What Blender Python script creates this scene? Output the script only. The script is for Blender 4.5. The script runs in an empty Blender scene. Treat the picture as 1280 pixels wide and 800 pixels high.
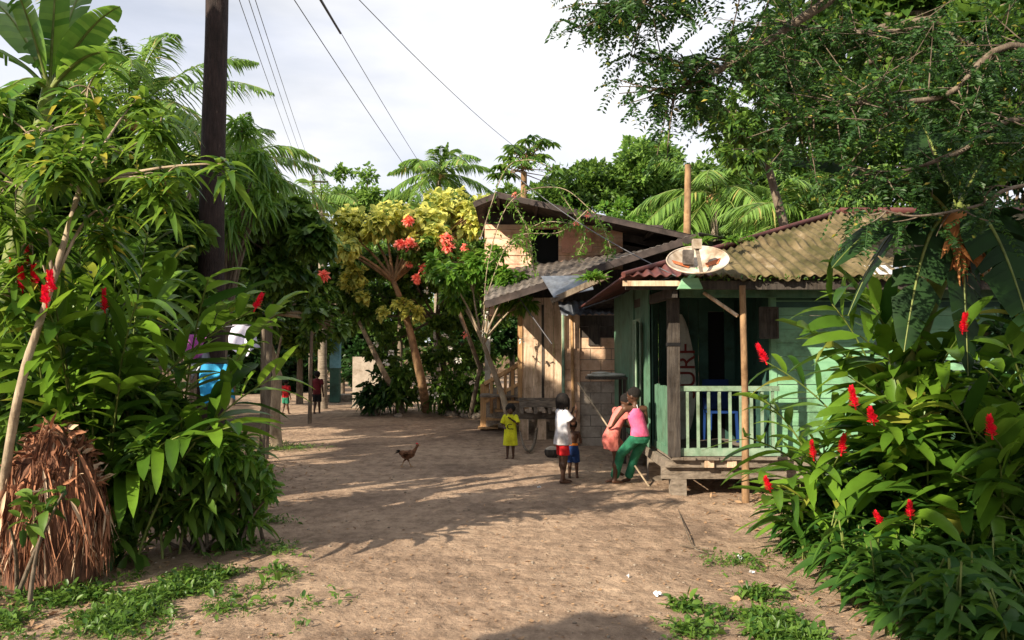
import bpy, math, random
import numpy as np
from math import radians, sin, cos, pi, tan
rng = np.random.default_rng(7)
random.seed(7)
scene = bpy.context.scene
# ------------------------------------------------------------------ camera, sky, sun, exposure
F = 1050.0
PITCH = math.atan(45 / F)
CAMH = 1.7
cam_d = bpy.data.cameras.new('camera')
cam_d.sensor_width = 36
cam_d.lens = F / 1280 * 36
cam_d.clip_start = 0.05
cam_d.clip_end = 2000
cam = bpy.data.objects.new('camera', cam_d)
scene.collection.objects.link(cam)
cam.location = (0, 0, CAMH)
cam.rotation_euler = (pi / 2 + PITCH, 0, 0)
scene.camera = cam

SUN_AZ = radians(46)      # travel direction of the light, from +Y towards +X
SUN_EL = radians(29)
world = bpy.data.worlds.new('World')
scene.world = world
world.use_nodes = True
wn = world.node_tree
wn.nodes.clear()
wl = wn.links
out = wn.nodes.new('ShaderNodeOutputWorld')
bg = wn.nodes.new('ShaderNodeBackground')
bg.inputs['Strength'].default_value = 0.053
sky = wn.nodes.new('ShaderNodeTexSky')
sky.sky_type = 'NISHITA'
sky.sun_disc = False
sky.sun_elevation = SUN_EL
sky.sun_rotation = pi + SUN_AZ
sky.air_density = 1.0
sky.dust_density = 1.5
tc = wn.nodes.new('ShaderNodeTexCoord')
mp = wn.nodes.new('ShaderNodeMapping')
mp.inputs['Scale'].default_value = (1.1, 1.1, 3.4)
mp.inputs['Location'].default_value = (0.35, 0.1, 0.4)
nz = wn.nodes.new('ShaderNodeTexNoise')
nz.inputs['Scale'].default_value = 2.1
nz.inputs['Detail'].default_value = 7
nz.inputs['Roughness'].default_value = 0.5
rp = wn.nodes.new('ShaderNodeValToRGB')
rp.color_ramp.elements[0].position = 0.22
rp.color_ramp.elements[0].color = (0.45, 0.45, 0.45, 1)
rp.color_ramp.elements[1].position = 0.52
nz2 = wn.nodes.new('ShaderNodeTexNoise')
nz2.inputs['Scale'].default_value = 3.0
nz2.inputs['Detail'].default_value = 5
rp2 = wn.nodes.new('ShaderNodeValToRGB')
rp2.color_ramp.elements[0].position = 0.36
rp2.color_ramp.elements[0].color = (8.7, 9.1, 10.3, 1)
rp2.color_ramp.elements[1].position = 0.62
rp2.color_ramp.elements[1].color = (10.9, 10.9, 11.1, 1)
mx = wn.nodes.new('ShaderNodeMix')
mx.data_type = 'RGBA'
wl.new(tc.outputs['Generated'], mp.inputs['Vector'])
wl.new(mp.outputs['Vector'], nz.inputs['Vector'])
wl.new(mp.outputs['Vector'], nz2.inputs['Vector'])
wl.new(nz.outputs['Fac'], rp.inputs['Fac'])
wl.new(nz2.outputs['Fac'], rp2.inputs['Fac'])
wl.new(rp.outputs['Color'], mx.inputs['Factor'])
wl.new(sky.outputs['Color'], mx.inputs['A'])
wl.new(rp2.outputs['Color'], mx.inputs['B'])
wl.new(mx.outputs['Result'], bg.inputs['Color'])
wl.new(bg.outputs['Background'], out.inputs['Surface'])

sd = bpy.data.lights.new('sun', 'SUN')
sd.energy = 5.0
sd.angle = radians(0.5)
sd.color = (1.0, 0.87, 0.68)
sun = bpy.data.objects.new('sun', sd)
scene.collection.objects.link(sun)
sun.rotation_euler = (pi / 2 - SUN_EL, 0, -SUN_AZ)
scene.view_settings.view_transform = 'Standard'
scene.view_settings.look = 'None'
scene.view_settings.gamma = 1
scene.view_settings.exposure = 0.98
scene.view_settings.use_curve_mapping = False
scene.cycles.max_bounces = 8
scene.cycles.transparent_max_bounces = 4
scene.cycles.transmission_bounces = 4

# ------------------------------------------------------------------ helpers
def W(px, py, d):
    """world point seen at photo pixel (px,py) at depth Y=d"""
    u = (px - 640) / F
    v = (400 - py) / F
    dy = cos(PITCH) - v * sin(PITCH)
    dz = sin(PITCH) + v * cos(PITCH)
    s = d / dy
    return np.array([u * s, d, CAMH + dz * s])

def G(px, py):
    v = (400 - py) / F
    dy = cos(PITCH) - v * sin(PITCH)
    dz = sin(PITCH) + v * cos(PITCH)
    s = -CAMH / dz
    return np.array([(px - 640) / F * s, dy * s, 0.0])

def nrm(v):
    v = np.asarray(v, float)
    return v / (np.linalg.norm(v, axis=-1, keepdims=True) + 1e-9)

Z = np.array([0, 0, 1.0])

class MB:
    def __init__(s):
        s.v = []; s.f = []; s.m = []; s.n = 0; s.sm = []
    def add(s, verts, faces, mat=0, smooth=False):
        verts = np.asarray(verts, float).reshape(-1, 3)
        if isinstance(faces, np.ndarray):
            s.f.append(faces + s.n); s.m.append(np.full(len(faces), mat)); s.sm.append(np.full(len(faces), smooth))
        else:
            by = {}
            for f in faces: by.setdefault(len(f), []).append(f)
            for k, fs in by.items():
                a = np.array(fs) + s.n
                s.f.append(a); s.m.append(np.full(len(a), mat)); s.sm.append(np.full(len(a), smooth))
        s.v.append(verts); s.n += len(verts)
        return s
    def box(s, lo, hi, mat=0):
        x0, y0, z0 = lo; x1, y1, z1 = hi
        v = [(x0,y0,z0),(x1,y0,z0),(x1,y1,z0),(x0,y1,z0),(x0,y0,z1),(x1,y0,z1),(x1,y1,z1),(x0,y1,z1)]
        return s.add(v, [(0,3,2,1),(4,5,6,7),(0,1,5,4),(1,2,6,5),(2,3,7,6),(3,0,4,7)], mat)
    def beam(s, p0, p1, w, h, mat=0, up=(0,0,1)):
        p0 = np.array(p0, float); p1 = np.array(p1, float)
        d = nrm(p1 - p0); up = np.array(up, float)
        if abs(d @ up) > .95: up = np.array([0, 1.0, 0])
        sd_ = nrm(np.cross(d, up)) * w / 2; u = nrm(np.cross(sd_, d)) * h / 2
        v = [p0-sd_-u, p0+sd_-u, p0+sd_+u, p0-sd_+u, p1-sd_-u, p1+sd_-u, p1+sd_+u, p1-sd_+u]
        return s.add(v, [(0,1,2,3),(7,6,5,4),(0,4,5,1),(1,5,6,2),(2,6,7,3),(3,7,4,0)], mat)
    def tube(s, path, radii, n=8, mat=0, smooth=True, cap=True, jitter=0):
        path = np.array(path, float); k = len(path)
        radii = np.broadcast_to(np.asarray(radii, float), (k,))
        t = np.gradient(path, axis=0); t = nrm(t)
        ref = np.array([0.31, 0.17, 0.93]) if abs(t[0][2]) < .8 else np.array([1.0, .1, .05])
        V = []
        for i in range(k):
            a = nrm(np.cross(t[i], ref)); b = np.cross(t[i], a)
            th = np.arange(n) / n * 2 * pi
            r = radii[i] * (1 + (jitter * rng.normal(size=n) if jitter else 0))
            V.append(path[i] + np.outer(np.cos(th) * r, a) + np.outer(np.sin(th) * r, b))
        V = np.concatenate(V)
        fa = [(i*n+j, i*n+(j+1) % n, (i+1)*n+(j+1) % n, (i+1)*n+j) for i in range(k-1) for j in range(n)]
        s.add(V, fa, mat, smooth)
        if cap:
            s.add(V[:n], [tuple(range(n))[::-1]], mat); s.add(V[-n:], [tuple(range(n))], mat)
        return s
    def loft(s, secs, n=14, mat=0, smooth=True, cap=True):
        """secs: list of (centre, rx, ry, xdir) horizontal-ish ellipse sections"""
        V = []
        for c, rx, ry, xd, yd in secs:
            th = np.arange(n) / n * 2 * pi
            V.append(np.array(c) + np.outer(np.cos(th) * rx, xd) + np.outer(np.sin(th) * ry, yd))
        V = np.concatenate(V); k = len(secs)
        s.add(V, [(i*n+j, i*n+(j+1) % n, (i+1)*n+(j+1) % n, (i+1)*n+j) for i in range(k-1) for j in range(n)], mat, smooth)
        if cap:
            s.add(V[:n], [tuple(range(n))[::-1]], mat); s.add(V[-n:], [tuple(range(n))], mat)
        return s
    def ell(s, c, r, mat=0, axes=None, nu=14, nv=9):
        th = np.linspace(0, 2*pi, nu, endpoint=False); ph = np.linspace(0, pi, nv)[1:-1]
        pts = [(0, 0, 1)] + [(sin(p)*cos(t), sin(p)*sin(t), cos(p)) for p in ph for t in th] + [(0, 0, -1)]
        P = np.array(pts) * np.array(r)
        if axes is not None: P = P @ np.array(axes)
        m = len(ph); fa = []
        for j in range(nu):
            fa.append((0, 1+j, 1+(j+1) % nu))
            for i in range(m-1):
                fa.append((1+i*nu+j, 1+(i+1)*nu+j, 1+(i+1)*nu+(j+1) % nu, 1+i*nu+(j+1) % nu))
            fa.append((1+(m-1)*nu+j, len(P)-1, 1+(m-1)*nu+(j+1) % nu))
        return s.add(P + np.array(c), fa, mat, True)
    def cap(s, a, b, ra, rb, n=12):
        a = np.array(a, float); b = np.array(b, float)
        s.tube([a, b], [ra, rb], n=n, cap=True)
        s.ell(a, (ra,)*3, nu=n, nv=7); s.ell(b, (rb,)*3, nu=n, nv=7)
        return s
    def mesh(s, name, mats, origin=(0, 0, 0)):
        v = np.concatenate(s.v) - np.array(origin)
        me = bpy.data.meshes.new(name)
        me.vertices.add(len(v)); me.vertices.foreach_set('co', v.astype(np.float32).ravel())
        tot = np.concatenate([np.full(len(f), f.shape[1]) for f in s.f])
        loops = np.concatenate([f.ravel() for f in s.f])
        me.loops.add(len(loops)); me.loops.foreach_set('vertex_index', loops.astype(np.int32))
        me.polygons.add(len(tot))
        st = np.concatenate([[0], np.cumsum(tot)[:-1]])
        me.polygons.foreach_set('loop_start', st.astype(np.int32))
        me.polygons.foreach_set('loop_total', tot.astype(np.int32))
        me.polygons.foreach_set('material_index', np.concatenate(s.m).astype(np.int32))
        me.polygons.foreach_set('use_smooth', np.concatenate(s.sm).astype(bool))
        me.update(calc_edges=True)
        for m in (mats if isinstance(mats, (list, tuple)) else [mats]): me.materials.append(m)
        return me
    def build(s, name, mats, parent=None, origin=None):
        """vertices are in world coordinates; part gets local ones"""
        if origin is None:
            origin = wpos(parent) if parent is not None else (0, 0, 0)
        me = s.mesh(name, mats, origin)
        o = bpy.data.objects.new(name, me)
        scene.collection.objects.link(o)
        if parent is not None: o.parent = parent
        else: o.location = origin
        return o

def wpos(o):
    p = np.array([0.0, 0, 0])
    while o is not None:
        p = p + np.array(o.location); o = o.parent
    return p

def tag(o, label=None, cat=None, group=None, kind=None):
    if label: o['label'] = label
    if cat: o['category'] = cat
    if group: o['group'] = group
    if kind: o['kind'] = kind
    return o

def thing(name, label, cat, loc, group=None):
    o = bpy.data.objects.new(name, None)
    o.empty_display_size = .2
    scene.collection.objects.link(o)
    o.location = tuple(float(x) for x in loc)
    return tag(o, label, cat, group)

def copy_tree(o, parent=None):
    c = o.copy(); scene.collection.objects.link(c)
    if parent is not None: c.parent = parent
    for ch in list(o.children): copy_tree(ch, c)
    return c

def remesh(mb, voxel, smooth=2, fac=.5):
    me = mb.mesh('tmp', [])
    o = bpy.data.objects.new('tmp', me); scene.collection.objects.link(o)
    r = o.modifiers.new('r', 'REMESH'); r.mode = 'VOXEL'; r.voxel_size = voxel; r.use_smooth_shade = True
    if smooth:
        sm = o.modifiers.new('s', 'SMOOTH'); sm.iterations = smooth; sm.factor = fac
    dg = bpy.context.evaluated_depsgraph_get()
    m2 = bpy.data.meshes.new_from_object(o.evaluated_get(dg))
    bpy.data.objects.remove(o); bpy.data.meshes.remove(me)
    return m2

def build_remesh(mb, name, mat_, parent, voxel, smooth=2):
    org = wpos(parent)
    m = remesh(mb, voxel, smooth)
    n = len(m.vertices); co = np.empty(n*3, np.float32); m.vertices.foreach_get('co', co)
    co = co.reshape(-1, 3) - org.astype(np.float32); m.vertices.foreach_set('co', co.ravel())
    m.name = name; m.materials.clear(); m.materials.append(mat_)
    o = bpy.data.objects.new(name, m); scene.collection.objects.link(o); o.parent = parent
    return o

# ------------------------------------------------------------------ materials
def new_mat(name):
    m = bpy.data.materials.new(name); m.use_nodes = True
    nt = m.node_tree; nt.nodes.clear()
    o = nt.nodes.new('ShaderNodeOutputMaterial')
    b = nt.nodes.new('ShaderNodeBsdfPrincipled')
    nt.links.new(b.outputs[0], o.inputs['Surface'])
    return m, nt, b, o

def ramp(nt, stops):
    r = nt.nodes.new('ShaderNodeValToRGB'); cr = r.color_ramp
    while len(cr.elements) > 1: cr.elements.remove(cr.elements[-1])
    cr.elements[0].position = stops[0][0]; cr.elements[0].color = (*stops[0][1], 1)
    for p, c in stops[1:]:
        e = cr.elements.new(p); e.color = (*c, 1)
    return r

def noise_mat(name, c1, c2, scale=3, stretch=(1, 1, 1), rough=.7, bump=.2, bscale=None, c3=None, spec=.3, metal=0, detail=6, sharp=(.35, .65), dirty=True):
    m, nt, b, o = new_mat(name); L = nt.links
    t = nt.nodes.new('ShaderNodeTexCoord'); mp = nt.nodes.new('ShaderNodeMapping')
    mp.inputs['Scale'].default_value = stretch
    L.new(t.outputs['Object'], mp.inputs['Vector'])
    n = nt.nodes.new('ShaderNodeTexNoise'); n.inputs['Scale'].default_value = scale; n.inputs['Detail'].default_value = detail
    n.inputs['Roughness'].default_value = .65
    L.new(mp.outputs[0], n.inputs['Vector'])
    st = [(sharp[0], c1), (sharp[1], c2)]
    if c3: st.append((min(1, sharp[1] + .12), c3))
    r = ramp(nt, st)
    L.new(n.outputs['Fac'], r.inputs['Fac'])
    ns = nt.nodes.new('ShaderNodeTexNoise'); ns.inputs['Scale'].default_value = 2.3; ns.inputs['Detail'].default_value = 9; ns.inputs['Roughness'].default_value = .72
    L.new(t.outputs['Object'], ns.inputs['Vector'])
    rs = ramp(nt, [(.36, (.52, .47, .42)), (.50, (.92, .91, .90)), (.70, (1.06, 1.06, 1.06))]); L.new(ns.outputs['Fac'], rs.inputs['Fac'])
    ml = nt.nodes.new('ShaderNodeMix'); ml.data_type = 'RGBA'; ml.blend_type = 'MULTIPLY'; ml.inputs['Factor'].default_value = 1 if dirty else 0
    L.new(r.outputs[0], ml.inputs['A']); L.new(rs.outputs[0], ml.inputs['B']); L.new(ml.outputs['Result'], b.inputs['Base Color'])
    b.inputs['Roughness'].default_value = rough
    b.inputs['Specular IOR Level'].default_value = spec
    b.inputs['Metallic'].default_value = metal
    if bump:
        n2 = nt.nodes.new('ShaderNodeTexNoise'); n2.inputs['Scale'].default_value = bscale or scale*4; n2.inputs['Detail'].default_value = 8
        L.new(mp.outputs[0], n2.inputs['Vector'])
        bp = nt.nodes.new('ShaderNodeBump'); bp.inputs['Strength'].default_value = bump; bp.inputs['Distance'].default_value = .02
        L.new(n2.outputs['Fac'], bp.inputs['Height']); L.new(bp.outputs[0], b.inputs['Normal'])
    return m

def leaf_mat(name, dark, light, rough=.42, trans=.35, tcol=None, yellow=None, ypos=.93, spec=.35):
    """per-leaf hue variation (Random Per Island), thin translucency"""
    m, nt, b, o = new_mat(name); L = nt.links
    g = nt.nodes.new('ShaderNodeNewGeometry')
    st = [(0, dark), (.75, light)]
    if yellow: st += [(ypos - .02, light), (ypos, yellow)]
    r = ramp(nt, st)
    L.new(g.outputs['Random Per Island'], r.inputs['Fac'])
    t = nt.nodes.new('ShaderNodeTexCoord')
    n = nt.nodes.new('ShaderNodeTexNoise'); n.inputs['Scale'].default_value = 9; n.inputs['Detail'].default_value = 4
    L.new(t.outputs['Object'], n.inputs['Vector'])
    mr = nt.nodes.new('ShaderNodeMapRange'); mr.inputs['To Min'].default_value = .7; mr.inputs['To Max'].default_value = 1.3
    L.new(n.outputs['Fac'], mr.inputs['Value'])
    hs = nt.nodes.new('ShaderNodeHueSaturation'); L.new(mr.outputs[0], hs.inputs['Value']); L.new(r.outputs[0], hs.inputs['Color'])
    L.new(hs.outputs[0], b.inputs['Base Color'])
    b.inputs['Roughness'].default_value = rough
    b.inputs['Specular IOR Level'].default_value = spec
    tr = nt.nodes.new('ShaderNodeBsdfTranslucent')
    h2 = nt.nodes.new('ShaderNodeHueSaturation'); h2.inputs['Hue'].default_value = .485; h2.inputs['Value'].default_value = 1.7
    L.new(hs.outputs[0], h2.inputs['Color']); L.new(h2.outputs[0], tr.inputs['Color'])
    ms = nt.nodes.new('ShaderNodeMixShader'); ms.inputs[0].default_value = trans
    L.new(b.outputs[0], ms.inputs[1]); L.new(tr.outputs[0], ms.inputs[2]); L.new(ms.outputs[0], o.inputs['Surface'])
    return m

def plain(name, c, rough=.6, spec=.3, metal=0):
    m, nt, b, o = new_mat(name)
    b.inputs['Base Color'].default_value = (*c, 1); b.inputs['Roughness'].default_value = rough
    b.inputs['Specular IOR Level'].default_value = spec; b.inputs['Metallic'].default_value = metal
    return m

M = {}
M['bark'] = noise_mat('bark', (.10, .075, .055), (.22, .18, .135), 14, (1, 1, .25), .9, .6)
M['palebark'] = noise_mat('pale_bark', (.22, .17, .12), (.46, .37, .26), 9, (1, 1, .4), .85, .5)
M['orangebark'] = noise_mat('ochre_bark', (.17, .10, .055), (.40, .25, .13), 8, (1, 1, .4), .85, .4)
M['polewood'] = noise_mat('pole_wood', (.018, .011, .010), (.050, .030, .026), 12, (3, 3, .4), .75, .7, c3=(.16, .12, .10))
M['palmtrunk'] = noise_mat('palm_trunk', (.16, .13, .10), (.32, .27, .21), 8, (.6, .6, 4), .9, .5)
M['leaf_ginger'] = leaf_mat('ginger_leaf', (.020, .068, .010), (.13, .25, .022), .38, .36, yellow=(.30, .32, .05), ypos=.988)
M['leaf_banana'] = leaf_mat('banana_leaf', (.008, .026, .007), (.014, .042, .009), .6, .10, spec=.15)  # leaf colour darkened to carry the shade on the right banana plant
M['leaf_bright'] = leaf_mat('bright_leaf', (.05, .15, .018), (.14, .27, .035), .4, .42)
M['leaf_mango'] = leaf_mat('whorl_leaf', (.024, .085, .012), (.14, .25, .028), .4, .38, yellow=(.42, .38, .05), ypos=.975)
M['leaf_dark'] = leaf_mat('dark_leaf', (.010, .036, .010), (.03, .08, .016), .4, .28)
M['leaf_mid'] = leaf_mat('mid_leaf', (.022, .07, .012), (.11, .20, .028), .45, .34)
M['leaf_under'] = leaf_mat('shaded_undergrowth_leaf', (.018, .065, .010), (.065, .145, .018), .5, .32, spec=.2)  # undergrowth green in a darker copy, with its shade put into the colour
M['leaf_far'] = leaf_mat('far_leaf', (.05, .13, .022), (.19, .32, .06), .5, .35)
M['leaf_yellow'] = leaf_mat('yellow_leaf', (.06, .13, .025), (.66, .66, .17), .5, .40)
M['leaf_palm'] = leaf_mat('palm_leaf', (.07, .15, .028), (.18, .31, .06), .42, .36, yellow=(.40, .36, .12), ypos=.98)
M['leaf_fine'] = leaf_mat('fine_leaf', (.014, .048, .013), (.045, .115, .022), .5, .3, yellow=(.35, .30, .05), ypos=.992)
M['leaf_low'] = leaf_mat('undergrowth_leaf', (.03, .09, .014), (.11, .20, .03), .42, .32)
M['dead'] = leaf_mat('dead_leaf', (.16, .09, .05), (.36, .23, .13), .8, .12)
M['stump'] = leaf_mat('stump_fibre', (.035, .012, .008), (.38, .17, .09), .9, .04, yellow=(.55, .40, .27), ypos=.9)
M['red'] = leaf_mat('red_bract', (.62, .008, .018), (.85, .02, .04), .4, .25)
M['coral'] = leaf_mat('coral_petal', (.80, .20, .15), (.90, .38, .27), .5, .3)
M['white_petal'] = plain('white_petal', (.8, .78, .72))
M['green_stem'] = noise_mat('green_stem', (.10, .15, .03), (.22, .26, .07), 6, rough=.5, bump=0)
M['wood_dark'] = noise_mat('weathered_dark_wood', (.035, .03, .028), (.10, .085, .072), 5, (6, 6, .5), .85, .4)
M['wood_grey'] = noise_mat('weathered_grey_wood', (.13, .11, .09), (.30, .25, .20), 5, (1.4, 6, 6), .85, .4)
M['wood_pale'] = noise_mat('pale_wood', (.50, .35, .23), (.80, .62, .46), 3, (6, 6, .6), .8, .3)
M['wood_orange'] = noise_mat('ochre_wood', (.36, .20, .09), (.60, .38, .19), 4, (6, 6, .6), .8, .3)
M['paint_orange'] = noise_mat('peach_painted_board', (.74, .40, .26), (.86, .62, .48), 2.2, (.6, 1, 3), .7, .2)
M['paint_pink'] = noise_mat('pink_painted_board', (.72, .34, .25), (.80, .46, .36), 3, rough=.7, bump=.2)
M['mint'] = noise_mat('mint_painted_board', (.17, .38, .22), (.25, .49, .30), 3, (.5, 1, 4), .6, .15, c3=(.34, .54, .37))
M['green_paint'] = noise_mat('green_painted_wood', (.07, .17, .11), (.13, .25, .165), 4, (3, 3, .6), .65, .2)
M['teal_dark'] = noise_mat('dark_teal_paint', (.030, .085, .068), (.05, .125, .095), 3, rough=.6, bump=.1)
M['rail_paint'] = noise_mat('pale_green_paint', (.17, .28, .19), (.28, .38, .28), 9, rough=.6, bump=.1)
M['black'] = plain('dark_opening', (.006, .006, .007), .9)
M['asbestos'] = noise_mat('mossy_roof_sheet', (.06, .055, .018), (.19, .145, .078), 2.2, (1.6, .7, .7), .9, .5, c3=(.33, .28, .21), bscale=20, sharp=(.38, .60))
M['maroon'] = noise_mat('maroon_roof_sheet', (.085, .026, .024), (.15, .055, .048), 3, rough=.6, bump=.1)
M['tin'] = noise_mat('grey_tin_sheet', (.12, .14, .18), (.30, .33, .38), 2.5, rough=.42, bump=.1, metal=.45, spec=.5)
M['tin_dark'] = noise_mat('rusty_black_tin', (.035, .028, .027), (.085, .065, .06), 4, rough=.7, bump=.2, c3=(.16, .11, .09))
M['tin_grey'] = noise_mat('dull_tin_sheet', (.07, .062, .058), (.19, .165, .15), 9, rough=.75, bump=.3)
M['whitesheet'] = plain('pale_plastic_sheet', (.75, .78, .85), .4)
M['block'] = noise_mat('concrete_block', (.34, .29, .24), (.50, .43, .36), 4, rough=.9, bump=.4, bscale=40)
M['block_peach'] = noise_mat('peach_and_sunlit_block', (.58, .36, .23), (.74, .53, .38), 4, rough=.85, bump=.25, bscale=30)  # peach tone, also stands for sunlight on the hut's middle courses
M['mortar'] = plain('mortar', (.17, .15, .13), .9)
M['rust'] = noise_mat('rust_patch', (.35, .08, .03), (.60, .20, .08), 12, rough=.8, bump=.2)
M['dish'] = noise_mat('dish_paint', (.36, .28, .20), (.62, .57, .50), 5, rough=.45, bump=.05, c3=(.74, .71, .66))
M['blue'] = noise_mat('blue_paint', (.03, .16, .36), (.07, .30, .52), 6, rough=.6, bump=.1)
M['bluecloth'] = noise_mat('blue_cloth', (.02, .22, .50), (.05, .38, .68), 5, rough=.9, bump=.2)
M['purple'] = noise_mat('purple_cloth', (.40, .09, .42), (.56, .16, .55), 5, rough=.9, bump=.2)
M['lilac'] = noise_mat('lilac_cloth', (.62, .60, .82), (.74, .73, .88), 5, rough=.9, bump=.2)
M['wire'] = plain('black_cable', (.10, .10, .11), .6)
M['litter'] = plain('white_plastic', (.78, .80, .82), .4)
M['board'] = noise_mat('board_white', (.42, .41, .36), (.58, .56, .5), 6, rough=.5, bump=.05)
M['darkred'] = plain('dark_red_paint', (.16, .015, .012), .6)
M['rock'] = noise_mat('stone', (.16, .13, .10), (.36, .30, .24), 8, rough=.9, bump=.5)

# dirt ground
def dirt():
    m, nt, b, o = new_mat('packed_dirt'); L = nt.links
    t = nt.nodes.new('ShaderNodeTexCoord')
    def N(scale, det=8, rough=.6, stretch=None):
        n = nt.nodes.new('ShaderNodeTexNoise'); n.inputs['Scale'].default_value = scale; n.inputs['Detail'].default_value = det; n.inputs['Roughness'].default_value = rough
        if stretch:
            mp = nt.nodes.new('ShaderNodeMapping'); mp.inputs['Scale'].default_value = stretch
            L.new(t.outputs['Object'], mp.inputs[0]); L.new(mp.outputs[0], n.inputs['Vector'])
        else: L.new(t.outputs['Object'], n.inputs['Vector'])
        return n
    a = N(.45, 5, .6); r1 = ramp(nt, [(.3, (.20, .145, .11)), (.46, (.35, .255, .185)), (.72, (.49, .365, .265))])
    L.new(a.outputs['Fac'], r1.inputs[0])
    c = N(6, 10, .75, (1, .6, 1)); r2 = ramp(nt, [(.34, (.52, .49, .47)), (.62, (1.12, 1.09, 1.06))])
    L.new(c.outputs['Fac'], r2.inputs[0])
    mm = nt.nodes.new('ShaderNodeMix'); mm.data_type = 'RGBA'; mm.blend_type = 'MULTIPLY'; mm.inputs['Factor'].default_value = 1
    L.new(r1.outputs[0], mm.inputs['A']); L.new(r2.outputs[0], mm.inputs['B'])
    v = nt.nodes.new('ShaderNodeTexVoronoi'); v.inputs['Scale'].default_value = 26; L.new(t.outputs['Object'], v.inputs['Vector'])
    r3 = ramp(nt, [(.10, (1, 1, 1)), (.17, (0, 0, 0))]); L.new(v.outputs['Distance'], r3.inputs[0])
    vc = nt.nodes.new('ShaderNodeSeparateColor'); L.new(v.outputs['Color'], vc.inputs[0])
    r4 = ramp(nt, [(.72, (0, 0, 0)), (.74, (1, 1, 1))]); L.new(vc.outputs[0], r4.inputs[0])
    mu = nt.nodes.new('ShaderNodeMath'); mu.operation = 'MULTIPLY'; L.new(r3.outputs[0], mu.inputs[0]); L.new(r4.outputs[0], mu.inputs[1])
    rc = ramp(nt, [(0, (.20, .12, .07)), (.5, (.55, .46, .36)), (1, (.66, .58, .48))]); L.new(vc.outputs[1], rc.inputs[0])
    m2 = nt.nodes.new('ShaderNodeMix'); m2.data_type = 'RGBA'
    L.new(mu.outputs[0], m2.inputs['Factor']); L.new(mm.outputs['Result'], m2.inputs['A']); L.new(rc.outputs[0], m2.inputs['B'])
    L.new(m2.outputs['Result'], b.inputs['Base Color'])
    b.inputs['Roughness'].default_value = .95; b.inputs['Specular IOR Level'].default_value = .15
    d = N(14, 12, .7); d2 = N(2.2, 5, .5)
    ad = nt.nodes.new('ShaderNodeMath'); ad.operation = 'MULTIPLY_ADD'; ad.inputs[1].default_value = 2.2
    L.new(d2.outputs['Fac'], ad.inputs[0]); d3 = N(5.5, 3, .5, (1, .8, 1)); a3 = nt.nodes.new('ShaderNodeMath'); a3.operation = 'MULTIPLY_ADD'; a3.inputs[1].default_value = 1.3
    L.new(d3.outputs['Fac'], a3.inputs[0]); L.new(d.outputs['Fac'], a3.inputs[2]); L.new(a3.outputs[0], ad.inputs[2])
    ad2 = nt.nodes.new('ShaderNodeMath'); ad2.operation = 'MULTIPLY_ADD'; ad2.inputs[1].default_value = .35
    L.new(mu.outputs[0], ad2.inputs[0]); L.new(ad.outputs[0], ad2.inputs[2])
    bp = nt.nodes.new('ShaderNodeBump'); bp.inputs['Strength'].default_value = .75; bp.inputs['Distance'].default_value = .06
    L.new(ad2.outputs[0], bp.inputs['Height']); L.new(bp.outputs[0], b.inputs['Normal'])
    return m
M['dirt'] = dirt()
M['soil'] = noise_mat('leaf_litter_soil', (.06, .04, .025), (.16, .11, .07), 3, rough=.95, bump=.6, bscale=18)

# ------------------------------------------------------------------ ground
def smooth_noise(x, y, sc, seed):
    r = np.random.default_rng(seed); z = 0
    for k in range(6):
        a = r.uniform(0, 2*pi); f = sc * r.uniform(.6, 1.6); p = r.uniform(0, 6.28)
        z = z + np.sin((x*cos(a) + y*sin(a)) * f + p)
    return z / 6
ROADL = [(0, -3.0), (6, -3.2), (10, -3.5), (16, -4.4), (24, -6.6), (34, -11), (60, -18)]
ROADR = [(0, 3.0), (6, 2.9), (8.5, 3.4), (10, 4), (14, 2.2), (17, .4), (21, -.9), (26, -3.2), (34, -6), (60, -12)]
def roadside(y, tab):
    return np.interp(y, [a for a, b in tab], [b for a, b in tab])
def ground_z(x, y):
    z = .022 * smooth_noise(x, y, 1.4, 3) + .012 * smooth_noise(x, y, 5, 4)
    off = np.maximum(0, roadside(y, ROADL) - x)
    z = z + .10 * np.clip(off / 1.5, 0, 1)
    z = z + .07 * np.exp(-((x - 3.0)**2/1.2 + (y - 9.3)**2/.35)) + .05 * np.exp(-((x - 1.5)**2/.3 + (y - 10.2)**2/.2))
    z = z + .16 * np.exp(-((x + 2.6)**2/3.4 + (y - 24.3)**2/.5))
    return z
def ground():
    def axis(c, lim):
        a = list(np.arange(c-12, c+12.01, .16)); s = .16; p = a[-1]; q = a[0]; r_, l_ = [], []
        while p < lim: s *= 1.14; p += s; r_.append(p)
        s = .16
        while q > -lim: s *= 1.14; q -= s; l_.append(q)
        return np.array(l_[::-1] + a + r_)
    xs = axis(0, 320); ys = axis(12, 420)
    X, Y = np.meshgrid(xs, ys); Zz = ground_z(X, Y)
    nx, ny = len(xs), len(ys)
    i, j = np.meshgrid(np.arange(nx-1), np.arange(ny-1)); i = i.ravel(); j = j.ravel()
    fa = np.stack([j*nx+i, j*nx+i+1, (j+1)*nx+i+1, (j+1)*nx+i], 1)
    V = np.stack([X.ravel(), Y.ravel(), Zz.ravel()], 1)
    mb = MB(); c = V[fa].mean(1)
    side = (c[:, 0] < roadside(c[:, 1], ROADL) - .25 + .35*smooth_noise(c[:, 0], c[:, 1], 2.5, 9)) | (c[:, 0] > 5.2)
    mb.add(V, fa, 0, True); mb.m[-1] = side.astype(int)
    o = mb.build('ground', [M['dirt'], M['soil']])
    tag(o, kind='structure')
ground()
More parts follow.
